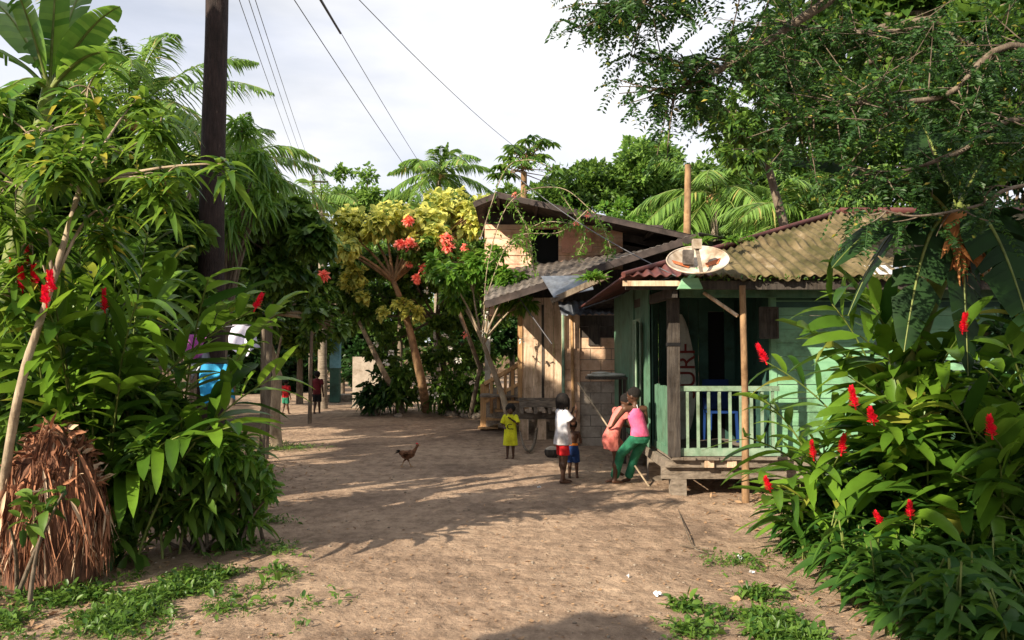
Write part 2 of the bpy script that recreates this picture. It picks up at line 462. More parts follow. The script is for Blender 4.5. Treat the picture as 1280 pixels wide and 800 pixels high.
# ------------------------------------------------------------------ building helpers
def boards(mb, A, U, length, z0, z1, h, holes=(), tilt=.012, th=.022, gap=.004, mat=0, jitter=.0):
    """horizontal lap boards on a vertical wall; A=start(x,y), U unit dir, outward normal is U rotated -90deg"""
    U = np.array([U[0], U[1], 0.0]); N_ = np.array([U[1], -U[0], 0.0]); A = np.array([A[0], A[1], 0.0])
    z = z0
    while z < z1 - .01:
        zt = min(z + h, z1); segs = [(0, length)]
        for a, b, c, d in holes:
            if c < zt - .01 and d > z + .01:
                ns = []
                for s, e in segs:
                    if a > s: ns.append((s, min(a, e)))
                    if b < e: ns.append((max(b, s), e))
                segs = [q for q in ns if q[1] - q[0] > .01]
        for s, e in segs:
            j = rng.uniform(-jitter, jitter)
            p = [A + U*s, A + U*e]
            vs = []
            for q in p:
                vs += [q + N_*(tilt+th+j) + Z*(z+gap), q + N_*(th+j) + Z*zt, q + N_*j + Z*zt, q + N_*j + Z*(z+gap)]
            mb.add(vs, [(0, 4, 5, 1), (1, 5, 6, 2), (3, 7, 4, 0), (0, 1, 2, 3), (7, 6, 5, 4), (2, 6, 7, 3)], mat)
        z += h
    return mb

def planks(mb, A, U, length, z0, z1, w, th=.02, jitter=.006, mat=0, skip=()):
    """vertical planks"""
    U = np.array([U[0], U[1], 0.0]); N_ = np.array([U[1], -U[0], 0.0]); A = np.array([A[0], A[1], 0.0])
    n = max(1, round(length / w)); w = length / n
    for k in range(n):
        if k in skip: continue
        a = A + U*(k*w + .003) + N_*rng.uniform(0, jitter); b = a + U*(w - .006)
        za = z0 + rng.uniform(-.02, .0); zb = z1 + rng.uniform(-.01, .01)
        vs = []
        for q in (a, b):
            vs += [q + N_*th + Z*za, q + N_*th + Z*zb, q + Z*zb, q + Z*za]
        mb.add(vs, [(0, 4, 5, 1), (1, 5, 6, 2), (3, 7, 4, 0), (0, 1, 2, 3), (7, 6, 5, 4), (2, 6, 7, 3)], mat)
    return mb

def slab(mb, p00, p10, p01, p11, th=.012, period=None, amp=.018, nu=None, nv=6, vmax=None, vmin=None, sag=0.0, mat=0, course=None, rag=0):
    """(corrugated) sheet: u along eave p00->p10, v upslope to p01/p11"""
    p00, p10, p01, p11 = [np.array(p, float) for p in (p00, p10, p01, p11)]
    L_ = np.linalg.norm(p10 - p00)
    nu = nu or (int(L_ / period * 8) if period else 12)
    us = np.linspace(0, 1, nu + 1); ts = np.linspace(0, 1, nv + 1)
    N_ = nrm(np.cross(p10 - p00, p01 - p00))
    if N_[2] < 0: N_ = -N_
    top = np.zeros((nu+1, nv+1, 3))
    rg = rng.uniform(-rag, rag, nu//16 + 2)
    for i, u in enumerate(us):
        vm = vmax(u) if vmax else 1.0
        v0 = (vmin(u) if vmin else 0) + rg[i//16]
        for j, t in enumerate(ts):
            v = v0 + t*(vm - v0)
            p = (1-u)*(1-v)*p00 + u*(1-v)*p10 + (1-u)*v*p01 + u*v*p11
            off = 0
            if period: off += amp * sin(2*pi*u*L_/period)
            if course:
                k = (v / course) % 1.0; off += .045 * (1 - k)
            off += sag * sin(pi*u) * sin(pi*v) * -1
            top[i, j] = p + N_*off
    bot = top - N_*th
    V = np.concatenate([top.reshape(-1, 3), bot.reshape(-1, 3)]); n = (nu+1)*(nv+1); fa = []
    idx = lambda i, j: i*(nv+1)+j
    for i in range(nu):
        for j in range(nv):
            q = (idx(i, j), idx(i+1, j), idx(i+1, j+1), idx(i, j+1))
            fa.append(q); fa.append(tuple(n+a for a in q[::-1]))
    for i in range(nu):
        fa.append((idx(i, 0), n+idx(i, 0), n+idx(i+1, 0), idx(i+1, 0)))
        fa.append((idx(i, nv), idx(i+1, nv), n+idx(i+1, nv), n+idx(i, nv)))
    for j in range(nv):
        fa.append((idx(0, j), idx(0, j+1), n+idx(0, j+1), n+idx(0, j)))
        fa.append((idx(nu, j), n+idx(nu, j), n+idx(nu, j+1), idx(nu, j+1)))
    mb.add(V, fa, mat, bool(period))
    return mb

# ------------------------------------------------------------------ green house (right)
gh = thing('green_house', 'mint green wooden house on stilts with open porch and hipped corrugated roof', 'house', (4.5, 11.5, 0))
FZ = .50
# side wall towards the road (faces -X): from y 15 to 11.25 at X=1.85
mb = MB()
planks(mb, (1.85, 15.0), (0, -1), 2.35, FZ, 2.72, .17)
planks(mb, (1.85, 11.95), (0, -1), .70, FZ, 2.72, .17)
mb.box((1.85, 12.65-.7+.0, FZ), (1.89, 12.65, .95)); mb.box((1.85, 11.95, 2.2), (1.89, 12.65, 2.72))
sw = mb.build('wall', M['green_paint'], gh)
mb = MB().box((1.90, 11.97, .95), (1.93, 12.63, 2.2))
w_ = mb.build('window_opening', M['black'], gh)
m2 = MB()
for a, b in (((1.82, 11.93, .93), (1.90, 12.00, 2.24)), ((1.82, 12.60, .93), (1.90, 12.67, 2.24)), ((1.82, 12.0, .93), (1.90, 12.6, .99)), ((1.82, 12.0, 2.18), (1.90, 12.6, 2.24))):
    m2.box(a, b)
m2.build('frame', M['rail_paint'], w_)
m3 = MB(); planks(m3, (1.80, 11.9), (-.25, -.97), .36, .97, 2.18, .18); m3.build('shutter', M['rail_paint'], gh)
# porch inner walls
mb = MB()
planks(mb, (1.85, 12.3), (1, 0), 1.02, FZ, 2.75, .14, mat=0)
planks(mb, (3.1, 12.3), (1, 0), .16, FZ, 2.75, .14, mat=0)
mb.box((2.87, 12.29, 2.35), (3.1, 12.33, 2.75))
planks(mb, (1.87, 11.3), (0, 1), 1.0, FZ, 2.75, .14)
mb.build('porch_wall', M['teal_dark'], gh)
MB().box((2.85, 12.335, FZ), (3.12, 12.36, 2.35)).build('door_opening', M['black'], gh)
# front room
RY = 10.42
mb = MB()
boards(mb, (3.26, RY), (1, 0), 6.2, FZ, 2.62, .17, tilt=.014)
mb.box((3.2, RY-.04, FZ-.02), (3.27, RY+.05, 2.62))
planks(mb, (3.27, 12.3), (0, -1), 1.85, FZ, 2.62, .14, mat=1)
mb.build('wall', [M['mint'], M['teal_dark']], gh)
# floor and porch deck
mb = MB()
mb.box((1.89, 11.35, FZ-.06), (9.4, 15, FZ-.005)); mb.box((3.26, RY+.01, FZ-.07), (9.4, 11.34, FZ-.01))
k = 0
for x in np.arange(1.90, 3.25, .14):
    mb.box((x, 10.03 + rng.uniform(-.02, .02), FZ-.035), (x+.135, 11.34, FZ + rng.uniform(-.002, .004)))
mb.build('floor', M['wood_grey'], gh)
mb = MB()
mb.beam((1.83, 10.12, FZ-.085), (9.3, 10.12, FZ-.085), .05, .09)       # rim
mb.beam((1.80, 10.2, .30), (9.3, 10.2, .30), .07, .15)                  # bearer
mb.beam((1.86, 10.16, FZ-.10), (1.86, 15, FZ-.10), .06, .12)
for x in (2.35, 2.62, 3.2): mb.beam((x, 10.06, FZ-.085-.0), (x, 15, FZ-.085), .11, .085, mat=1) if x < 3 else None
mb.build('floor_frame', [M['wood_grey'], M['wood_pale']], gh)
for x, y in ((2.0, 10.22), (4.4, 10.25), (6.6, 10.25), (1.95, 11.6), (1.95, 13.2), (1.95, 14.9), (3.6, 12.5), (5.6, 12.5), (8, 12.5)):
    m_ = MB(); m_.box((x-.09, y-.09, -.05), (x+.09, y+.09, .225 if y < 11 else .44)); m_.build('stilt', M['wood_grey'], gh)
# corner post
mb = MB(); mb.box((1.87, 10.02, FZ), (2.0, 10.15, 2.62)); mb.build('porch_post', M['wood_dark'], gh)
mb = MB(); mb.box((1.86, 10.01, 1.82), (2.01, 10.16, 1.86)); mb.build('band', M['black'], gh)
# railing
rl = MB()
rl.beam((2.0, 10.1, 1.31), (3.2, 10.1, 1.31), .05, .06)
MB().box((2.0, 10.07, FZ+.01), (3.2, 10.13, FZ+.10)).build('bottom_rail', M['rail_paint'], gh)
ro = rl.build('railing', M['rail_paint'], gh)
for x in np.arange(2.10, 3.2, .128):
    MB().box((x-.016, 10.085, FZ+.10), (x+.016, 10.115, 1.28)).build('baluster', M['rail_paint'], ro)
mb = MB(); planks(mb, (1.93, 11.25), (0, -1), 1.06, FZ+.03, 1.33, .15, mat=0)
mb.box((1.89, 10.19, FZ+.0), (1.915, 11.25, FZ+.09)); mb.build('side_panel', M['green_paint'], gh)
# roof
EZ = 2.57; E0 = np.array([1.28, 9.5, EZ]); RIDGE = W(1050, 268, 12.56)
ex1 = 10.5; rz = RIDGE[2]; ry = RIDGE[1]
rx = RIDGE[0]
def hipu(u):
    x = 1.28 + u*(ex1-1.28)
    return min(1.0, max(.003, (x-1.28)/(rx-1.28)))
mbr = MB()
slab(mbr, (1.28, 9.5, EZ), (ex1, 9.5, EZ), (1.28, ry, rz), (ex1, ry, rz), period=.125, amp=.017, vmax=hipu, nv=10, course=.46, rag=.006, th=.01)
# the leftmost sheets on the front slope are maroon
fm = mbr.f; 
rf = mbr.build('roof', [M['asbestos'], M['maroon']], gh)
me = rf.data
for p in me.polygons:
    if p.center.x + 4.5 < 2.28: p.material_index = 1
mb = MB()
RB = 15.7
def hipl(u):  # u from back to front
    y = RB + u*(9.5-RB)
    return min(1.0, max(.003, (y-9.5)/(ry-9.5)), max(.003, (RB-y)/(RB-ry)))
slab(mb, (1.24, RB, EZ+.02), (1.24, 9.46, EZ+.02), (rx, RB, rz+.02), (rx, 9.46, rz+.02), period=.125, amp=.010, vmax=hipl, nv=8, th=.01)
mb.build('roof', M['maroon'], gh)
mb = MB()
slab(mb, (1.3, RB, EZ), (ex1, RB, EZ), (1.3, ry, rz), (ex1, ry, rz), vmax=hipu, nv=4, th=.01, nu=30)
mb.build('roof', M['tin_grey'], gh)
n = 900; xe = rng.uniform(1.9, 8.5, n); ms = MB()
_P = np.stack([xe, 9.5 + np.abs(rng.normal(size=n))*.05, EZ + .01 + np.abs(rng.normal(size=n))*.012], 1)
_D = rng.normal(size=(n, 3)); _S = np.cross(_D, rng.normal(size=(n, 3))); _D /= np.linalg.norm(_D, axis=1, keepdims=True); _S /= np.linalg.norm(_S, axis=1, keepdims=True)
_V = np.stack([_P, _P+_D*.02+_S*.012, _P+_D*.045, _P+_D*.02-_S*.012], 1).reshape(-1, 3)
ms.add(_V, np.array([[0, 1, 2, 3]]) + (np.arange(n)*4)[:, None]); ms.build('moss', M['leaf_mid'], gh)
hv = MB()  # ridge / hip cover strips
hv.tube([(1.26, 9.48, EZ+.05), (2.9, 10.85, EZ+.05+(rz-EZ)*.44), (rx, ry, rz+.045)], .035, n=6)
hv.tube([(rx, ry, rz+.045), (ex1, ry, rz+.045)], .06, n=6)
hv.build('ridge_cap', M['maroon'], gh)
p = W(1112, 338, 9.75)
mb = MB(); slab(mb, p+(-.24, -.16, -.055), p+(.24, -.16, -.055), p+(-.24, .14, .075), p+(.24, .14, .075), th=.01); mb.build('roof_patch', M['whitesheet'], gh)
# eave timbers
mb = MB()
mb.beam((1.30, 9.60, EZ-.06), (ex1, 9.60, EZ-.06), .05, .10)
for x in np.arange(2.2, ex1, .9):
    t = min(1, (x-1.28)/(rx-1.28)) ; mb.beam((x, 9.62, EZ-.04), (x, 9.62+t*(ry-9.62), EZ-.05+t*(rz-EZ)), .05, .09)
mb.beam((1.87, 9.62, EZ-.14), (1.87, 15.2, EZ-.05), .06, .12)
mb.build('roof_frame', M['wood_dark'], gh)
MB().beam((1.26, 9.53, EZ-.045), (2.0, 9.53, EZ-.045), .03, .06).build('fascia', M['wood_pale'], gh)
mb = MB(); mb.box((1.95, 10.02, 2.40), (9.3, 10.08, 2.55)); mb.build('porch_beam', M['green_paint'], gh)
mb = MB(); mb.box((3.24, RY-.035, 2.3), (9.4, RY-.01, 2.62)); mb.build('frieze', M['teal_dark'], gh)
# support pole of eave and brace
ps = MB(); b0 = G(932, 636); t0 = W(928, 357, b0[1]+.02)
ps.tube([b0 - Z*.1, (b0+t0)/2 + (.012, 0, 0), t0], [.042, .038, .036], n=10, jitter=.05)
ps.build('prop_pole', M['orangebark'], gh)
ps = MB(); ps.tube([W(880, 366, 9.75), W(922, 395, b0[1]+.03)], .022, n=8); ps.build('brace', M['wood_pale'], gh)
fr = MB(); c = W(960, 405, 10.30)  # dark hanging frame with a back panel
fr.beam(c+(-.09, 0, .20), c+(.11, 0, .20), .02, .025); fr.beam(c+(-.09, 0, -.17), c+(.11, 0, -.17), .02, .025)
fr.beam(c+(-.10, 0, -.18), c+(-.10, 0, .21), .02, .025); fr.beam(c+(.12, 0, -.18), c+(.12, 0, .21), .02, .025)
fr.box(c+(-.09, .012, -.16), c+(.11, .02, .19))
tag(fr.build('hanging_frame', M['wood_dark'], None, origin=c), 'dark rectangular wooden frame hanging on the green house wall by the porch', 'box')

# surf sign board
sb = thing('surf_board', 'pale upright board lettered SURF in dark red, leaning inside the green porch', 'surfboard', (2.42, 12.1, FZ+.02))
mb = MB(); n = 26; prof = []
for i in range(n+1):
    t = i/n; w = .235 * (sin(pi*min(1, t*.98+.01))**.55) * (1 - .25*t)
    prof.append((w, t*1.78))
front = [(-w, 0, z) for w, z in prof]; back = [(w, 0, z) for w, z in prof]
V = []; 
base = np.array([2.42, 11.98, FZ+.02]); lean = .10
for w, z in prof:
    for sx, dy in ((-1, 0), (-.6, -.018), (.6, -.018), (1, 0), (.6, .03), (-.6, .03)):
        V.append(base + (sx*w, dy + lean*z/1.78, z))
fa = [(i*6+j, i*6+(j+1) % 6, (i+1)*6+(j+1) % 6, (i+1)*6+j) for i in range(n) for j in range(6)] + [tuple(range(6))[::-1], tuple(n*6+j for j in range(6))]
mb.add(V, fa, 0, False); mb.build('deck', M['board'], sb)
def text_obj(s, size, name, mat, parent, loc, rot, ext=.002):
    cu = bpy.data.curves.new(name, 'FONT'); cu.body = s; cu.size = size; cu.extrude = ext; cu.align_x = 'CENTER'; cu.align_y = 'CENTER'
    o = bpy.data.objects.new(name, cu); scene.collection.objects.link(o)
    dg = bpy.context.evaluated_depsgraph_get(); me = bpy.data.meshes.new_from_object(o.evaluated_get(dg)); bpy.data.objects.remove(o)
    me.materials.append(mat); o = bpy.data.objects.new(name, me); scene.collection.objects.link(o); o.parent = parent
    o.location = tuple(np.array(loc) - wpos(parent)); o.rotation_euler = rot
    return o
text_obj('SURF', .36, 'lettering', M['darkred'], sb, (2.50, 11.955+.10*.5, FZ+.98), (pi/2, -pi/2, 0))

# satellite dish on the eave
dp = W(872, 334, 9.25); dish = thing('satellite_dish', 'weathered white satellite dish with rust patches on the porch eave', 'dish', dp)
nd = nrm(np.array([-.10, -.50, .80])); ua = nrm(np.cross((0, 0, 1.0), nd)); ub = np.cross(nd, ua)
mb = MB(); R_ = .335; nr = 8; na = 36
for side in (0, 1):
    V = []
    for i in range(nr+1):
        r = R_*i/nr
        for j in range(na):
            a = 2*pi*j/na
            V.append(dp + ua*r*cos(a) + ub*r*sin(a) + nd*((r/R_)**2*.12 - .02 - side*.008))
    fa = [(i*na+j, i*na+(j+1) % na, (i+1)*na+(j+1) % na, (i+1)*na+j) for i in range(nr) for j in range(na)]
    if side: fa = [f[::-1] for f in fa]
    mb.add(V, fa, 0, True)
mb.tube([dp + ua*R_*cos(a) + ub*R_*sin(a) + nd*.096 for a in np.linspace(0, 2*pi, 37)], .010, n=6)
mb.build('reflector', M['dish'], dish)
mb = MB(); 
for (u0, u1, v0, v1) in ((-.26, -.10, -.015, .05), (.10, .22, .00, .09)):
    q = [dp+ua*a+ub*b+nd*(((a*a+b*b)/R_**2)*.12-.02+.012) for a, b in ((u0, v0), (u1, v0), (u1+.03, v1), (u0-.02, v1-.01))]
    MB().add(q, [(0, 1, 2, 3)]).build('rust_patch', M['rust'], dish)
pass
mb = MB(); a0 = dp + ub*-.30 + nd*.05 + ua*.04; a1 = W(871, 309, 9.05)
mb.beam(a0, a1, .035, .03); mb.build('feed_arm', M['wood_grey'], dish)
mb = MB(); mb.box(a1+(-.045, -.05, -.02), a1+(.045, .05, .085)); mb.build('receiver', M['dish'], dish)
mb = MB(); mb.beam(dp+ua*-.10+ub*.02+nd*.02, dp+ua*-.10+ub*.14+nd*.14, .12, .05); mb.build('feed_box', M['tin_grey'], dish)
mb = MB(); c = W(863, 353, 9.32)
q = [c+(-.13, 0, -.07), c+(.14, 0, -.07), c+(.09, .0, .05), c+(-.07, .0, .05)]; q += [a+np.array((0, .12, 0)) for a in q]
mb.add(q, [(0, 1, 2, 3), (7, 6, 5, 4), (0, 4, 5, 1), (1, 5, 6, 2), (2, 6, 7, 3), (3, 7, 4, 0)]); mb.beam(c+(0, .06, .04), dp-nd*.02, .04, .04)
mb.build('mount', M['mint'], dish)

# plants growing on roof edge added later

# ------------------------------------------------------------------ concrete wash house between
hb = thing('block_hut', 'small concrete block and plank hut with grey tin lean-to roof', 'hut', (1.4, 16.5, 0))
HX0, HX1, HY = W(725, 500, 16.0)[0], 2.15, 16.0
mb = MB(); zz = .16; r = 0
cuts = W(740, 425, HY)[2]; top = W(740, 394, HY)[2]
mb.box((HX0, HY+.02, -.05), (HX1, HY+1.6, top), 2)
bh = .21
while zz < top - .02:
    x = HX0 - (.2 if r % 2 else 0)
    while x < HX1:
        a = max(x, HX0)+.006; b = min(x+.40, HX1)-.006; zt = min(zz+bh, top)
        if b > a: mb.box((a, HY + rng.uniform(-.004, .003), zz+.006), (b, HY+.03, zt-.006), 3 if zz > 1.85 else (1 if zz > 1.2 else 0))  # peach courses colour in the sunlit band, top ones dark wood and shadow
        x += .40
    zz += bh; r += 1
mb.box((HX0-.02, HY-.03, -.05), (HX1, HY+.03, .155), 0)
mb.build('wall', [M['block'], M['block_peach'], M['mortar'], M['wood_dark']], hb)
mb = MB(); x0 = W(691, 500, HY)[0]
planks(mb, (x0+.16, HY-.02), (1, 0), HX0-x0-.16, .2, 2.50, .15, mat=0)
mb.box((x0+.14, HY, .0), (HX0, HY+.1, .2), 1)
mb.build('plank_wall', [M['wood_pale'], M['block']], hb)
mb = MB(); zz = .05
while zz < 1.75:
    mb.box((HX0-.34, HY-.09, zz), (HX0-.01, HY-.045, zz+.19)); zz += .20
mb.build('block_pier', M['block_peach'], hb)
MB().tube([(x0+.20, HY-.12, .1), (x0+.19, HY-.12, 2.6)], .03, n=8).build('green_post', M['rail_paint'], hb)
MB().tube([(x0+.38, HY-.14, .1), (x0+.36, HY-.14, 2.5)], .03, n=8).build('ochre_post', M['wood_orange'], hb)
mb = MB(); slab(mb, W(702, 394, 15.3), W(770, 392, 15.3), W(697, 377, 16.3), W(772, 374, 16.3), period=.12, amp=.012, th=.006); mb.build('lean_to_roof', M['tin'], hb)
mb = MB(); slab(mb, W(692, 372, 14.9), W(742, 362, 14.9), W(676, 345, 15.6), W(736, 344, 15.6), th=.006, sag=.03); mb.build('awning_sheet', M['tin'], hb)
mb = MB(); mb.beam(W(690, 376, 15.0), W(760, 345, 14.6), .09, .10); mb.beam(W(692, 374, 15), W(692, 380, 15.9), .05, .05); mb.build('eave_log', M['bark'], hb)
mb = MB(); mb.box((x0+.68, HY-.035, 1.9), (x0+.9, HY-.005, 2.3)); mb.build('board_panel', M['wood_dark'], hb)

# shelf on house side
st = thing('wash_shelf', 'wooden wash counter with draped pale sheet beside the green house wall', 'counter', (1.6, 14.0, 0))
c = W(760, 470, 13.6)
mb = MB(); mb.box((c[0]-.34, 13.3, c[2]-.05), (1.84, 13.9, c[2]-.01)); mb.build('top', M['wood_dark'], st)
for x, y in ((1.78, 13.35), (1.78, 13.85)):
    MB().box((x-.025, y-.025, 0), (x+.025, y+.025, c[2]-.05)).build('leg', M['wood_dark'], st)
mb = MB(); mb.ell((c[0]-.02, 13.6, c[2]+.01), (.33, .24, .045)); mb.ell((c[0]-.12, 13.55, c[2]+.045), (.16, .15, .03))
tag(mb.build('folded_cloth', M['board'], None, origin=(c[0], 13.6, c[2]-.008)), 'pale cloth heaped on the wash counter beside the green house', 'cloth')

# ------------------------------------------------------------------ dark roofed house further back
ha = thing('peach_house', 'tall peach painted wooden house with wide black tin roof behind the hut', 'house', (1.5, 18.5, 0))
AY = 18.3
xl, xr = W(606, 300, AY)[0], W(778, 300, AY)[0]
zb, zt = W(700, 327, AY)[2], W(700, 281, AY)[2]
wx0, wx1 = W(664, 300, AY)[0], W(698, 300, AY)[0]
mb = MB()
boards(mb, (xl, AY), (1, 0), xr-xl, zb-1.2, zt, .19, holes=[(wx0-xl, wx1-xl, zb-.3, W(700, 289, AY)[2])], tilt=.02, th=.03, gap=.006, jitter=.004)
mb.box((xr-.06, AY+.02, zb-1.2), (xr, 23, zt)); mb.box((xl, AY+.02, zb-1.2), (xl+.05, 23, zt))
mb.build('wall', M['paint_orange'], ha)
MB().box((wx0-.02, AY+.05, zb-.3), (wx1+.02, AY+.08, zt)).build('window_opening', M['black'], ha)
mb = MB(); pa, pb = W(700, 289, AY-.06), W(740, 316, AY-.06)
mb.box((pa[0]+.03, AY-.085, pb[2]), (pb[0], AY-.05, pa[2]+.1)); mb.build('shutter', M['paint_pink'], ha)
mb = MB()
ap = W(622, 240, 16.9); er = W(868, 294, 16.9); el = W(592, 252, 16.9)
slab(mb, er, er+(0, 6.5, 0), ap, ap+(0, 6.5, 0), period=.2, amp=.012, th=.015, nv=3)
slab(mb, el+(0, 6.5, 0), el, ap+(0, 6.5, 0), ap, period=.2, amp=.012, th=.015, nv=3)
mb.build('roof', M['tin_dark'], ha)
mb = MB()
mb.beam(er-Z*.07, ap-Z*.07, .05, .10); mb.beam(el-Z*.07, ap-Z*.07, .05, .10)
for t in np.linspace(0, 1, 6):
    q = er*(1-t)+ap*t - Z*.06; mb.beam(q, q+(0, 6.4, 0), .06, .08)
# dark sheets above and beside the wall, painting in the overhang's shade
mb.add([(xl, AY+.03, zt-.01), (xr+.9, AY+.03, zt-.01), er+(-.4, AY+.03-16.9, -.12), ap+(0, AY+.03-16.9, -.12), (xl, AY+.03, ap[2]-.2)], [(0, 1, 2, 3, 4)])
mb.box((xr, AY+.04, 2.4), (xr+.9, AY+.1, zt))
mb.build('gable_frame_and_shade', M['tin_dark'], ha)
q = W(778, 281, AY-.1); MB().ell(q, (.07, .05, .07)).build('porch_bulb', M['litter'], ha)

# ------------------------------------------------------------------ plank house with veranda
hp = thing('plank_house', 'unpainted plank house with raised veranda and sagging black tin roof', 'house', (.8, 17.5, 0))
PY = 17.2
x0, x1 = W(655, 450, PY)[0], W(692, 450, PY)[0]
fz = W(670, 497, PY)[2]
mb = MB(); planks(mb, (x0, PY), (1, 0), x1-x0+.2, fz, W(670, 372, PY)[2], .2, jitter=.03); 
planks(mb, (x0+.02, 21), (0, -1), 21-PY, fz, 2.9, .2, jitter=.02)
mb.build('wall', M['wood_pale'], hp)
MB().box((x0+.36, PY-.05, fz), (x0+.41, PY-.025, 2.75)).build('corner_post', M['wood_dark'], hp)
mb = MB(); mb.box((x0-.1, PY-.15, fz-.05), (3.2, 22.5, fz-.005)); mb.box((x0-.95, 18.3, fz-.05), (x0-.1, 22.5, fz-.005)); 
mb.beam((x0-.1, PY-.18, fz-.12), (x1+.3, PY-.18, fz-.12), .05, .13)
for x in np.arange(x0-.05, x1+.3, .28): mb.beam((x, PY-.30, fz-.25), (x, 22, fz-.25), .07, .12)
mb.beam((x0-.1, PY+.1, fz-.38), (x1+.3, PY+.1, fz-.38), .1, .13)
mb.build('floor', M['wood_grey'], hp)
for x in np.arange(x0, x1+.4, .36):
    for y in (PY+.05, 19.5, 22): MB().box((x-.09, y-.09, -.05), (x+.09, y+.09, fz-.44)).build('stilt', M['wood_pale'], hp)
for i, y in enumerate((17.25, 18.6, 20.1, 21.6)):
    x = x0-.85 if i > 1 else x0-.08
    MB().box((x-.045, y-.045, fz), (x+.045, y+.045, 2.95)).build('veranda_post', M['wood_orange'] if i < 2 else M['board'], hp)
sr = MB()   # stair hand rails running down towards the road
sa, sb_ = W(650, 455, 18.2), W(606, 480, 19.4)
sr.beam(sa, sb_, .05, .09); sr.beam(sa-Z*.42, sb_-Z*.42, .04, .07)
sto = sr.build('handrail', M['wood_orange'], hp)
for t in (0, .2, .4, .6, .8, 1.0):
    q = sa*(1-t)+sb_*t; w = .10 if t == 1 else .035
    MB().box((q[0]-w, q[1]-.04, -.05 if t > .9 else q[2]-.75), (q[0]+w, q[1]+.04, q[2])).build('rail_post', M['wood_orange'], sto)
for k in range(4):
    t = (k+.5)/4; q = sa*(1-t)+sb_*t; zf = fz*(1-t)
    MB().box((q[0]-.25, q[1]-.1, zf-.06), (q[0]+.2, q[1]+.75, zf-.02)).build('step', M['wood_orange'], hp)
MB().add([sa-Z*.42, sb_-Z*.42, (sb_[0], sb_[1], .05), (sa[0]+.1, sa[1], .45), sa-Z*.42+np.array((0, .05, 0)), sb_-Z*.42+np.array((0, .05, 0)), (sb_[0], sb_[1]+.05, .05), (sa[0]+.1, sa[1]+.05, .45)],
         [(3, 2, 1, 0), (4, 5, 6, 7), (0, 1, 5, 4), (2, 3, 7, 6)]).build('stringer', M['wood_grey'], hp)
# roof
r00 = W(606, 376, 15.7); r10 = W(874, 291, 15.7); r01 = W(604, 340, 18.1); r11 = W(905, 297, 18.1)
mb = MB(); slab(mb, r00, r10, r01, r11, period=.14, amp=.014, th=.012, nv=8, mat=0)
mb.build('roof', M['tin_grey'], hp)
mb = MB(); mb.beam(r00+(0, .0, -.075), r10+(0, .0, -.075), .05, .13)
mb.beam(r00+(0, .9, .12), r10+(0, .9, -.02), .05, .1); mb.beam(r01-Z*.1, r11-Z*.1, .06, .1)
for t in np.linspace(.02, .95, 7): mb.beam(r00*(1-t)+r10*t-Z*.1, r01*(1-t)+r11*t-Z*.1, .05, .09)
mb.build('roof_frame', M['tin_dark'], hp)
mb = MB(); mb.box((.2, 17.95, 2.7), (3.4, 18.0, 3.55)); mb.build('back_wall', M['wood_dark'], hp)
# ------------------------------------------------------------------ leaf generators
def U(a, b, n=None): return rng.uniform(a, b, n)
def rdir(n):
    return nrm(rng.normal(size=(n, 3)))

def P_LANCE(t): return np.sin(pi * np.clip(t, 0, 1)**.75)**.8 * .98 + .02
def P_GING(t): return np.clip(np.sin(pi * np.clip(t, 0, 1)**.82), 0, 1)**.5 * .98 + .02
def P_OVAL(t): return np.sin(pi * np.clip(t, 0, 1)**.85)**.6 * .98 + .02
def P_STRAP(t): return np.minimum(1, np.minimum(t*8 + .05, (1-t)*2.2 + .02))

def long_leaves(mb, P, D, L, Wd, droop, nseg=5, fold=.35, prof=P_LANCE, mat=0, roll=.5, wave=0.0):
    P = np.atleast_2d(P); N = len(P)
    D = nrm(np.broadcast_to(D, (N, 3))); L = np.broadcast_to(L, (N,)).astype(float); Wd = np.broadcast_to(Wd, (N,)).astype(float)
    droop = np.broadcast_to(droop, (N,)).astype(float)
    t = np.linspace(0, 1, nseg+1)[None, :, None]
    C = P[:, None] + D[:, None]*L[:, None, None]*t - Z*(droop*L)[:, None, None]*t**2
    T = nrm(D[:, None] - 2*Z*droop[:, None, None]*t)
    S = np.cross(D, Z + .05*rng.normal(size=(N, 3))); S = nrm(S)
    a = rng.normal(size=N)*roll
    Nn0 = nrm(np.cross(S, D))
    S = S*np.cos(a)[:, None] + Nn0*np.sin(a)[:, None]
    S = np.broadcast_to(S[:, None], C.shape)
    Nn = nrm(np.cross(S, T))
    w = prof(t) * Wd[:, None, None]
    f = np.broadcast_to(fold, (N,))[:, None, None] if np.ndim(fold) else fold
    wob = wave*rng.normal(size=(N, nseg+1, 1))*w if wave else 0
    Lf = C - S*w*np.cos(f) + Nn*(w*np.sin(f) + wob)
    Rt = C + S*w*np.cos(f) + Nn*(w*np.sin(f) - wob)
    V = np.stack([Lf, C, Rt], 2).reshape(-1, 3)
    i = np.arange(nseg)
    q = np.concatenate([np.stack([3*i, 3*i+1, 3*i+4, 3*i+3], 1), np.stack([3*i+1, 3*i+2, 3*i+5, 3*i+4], 1)])
    fa = (q[None] + (np.arange(N)*3*(nseg+1))[:, None, None]).reshape(-1, 4)
    mb.add(V, fa, mat, True)
    return C

def quad_leaves(mb, P, D, L, Wd, mat=0):
    P = np.atleast_2d(P); N = len(P); D = nrm(D)
    L = np.broadcast_to(L, (N,))[:, None]; Wd = np.broadcast_to(Wd, (N,))[:, None]
    S = nrm(np.cross(D, rng.normal(size=(N, 3)) + Z*1.2)); Nn = np.cross(S, D)
    V = np.stack([P, P + D*L*.5 + S*Wd + Nn*Wd*.3, P + D*L - Nn*L*.08, P + D*L*.5 - S*Wd + Nn*Wd*.3], 1).reshape(-1, 3)
    fa = (np.array([[0, 1, 2, 3]])[None] + (np.arange(N)*4)[:, None, None]).reshape(-1, 4)
    mb.add(V, fa, mat, False)

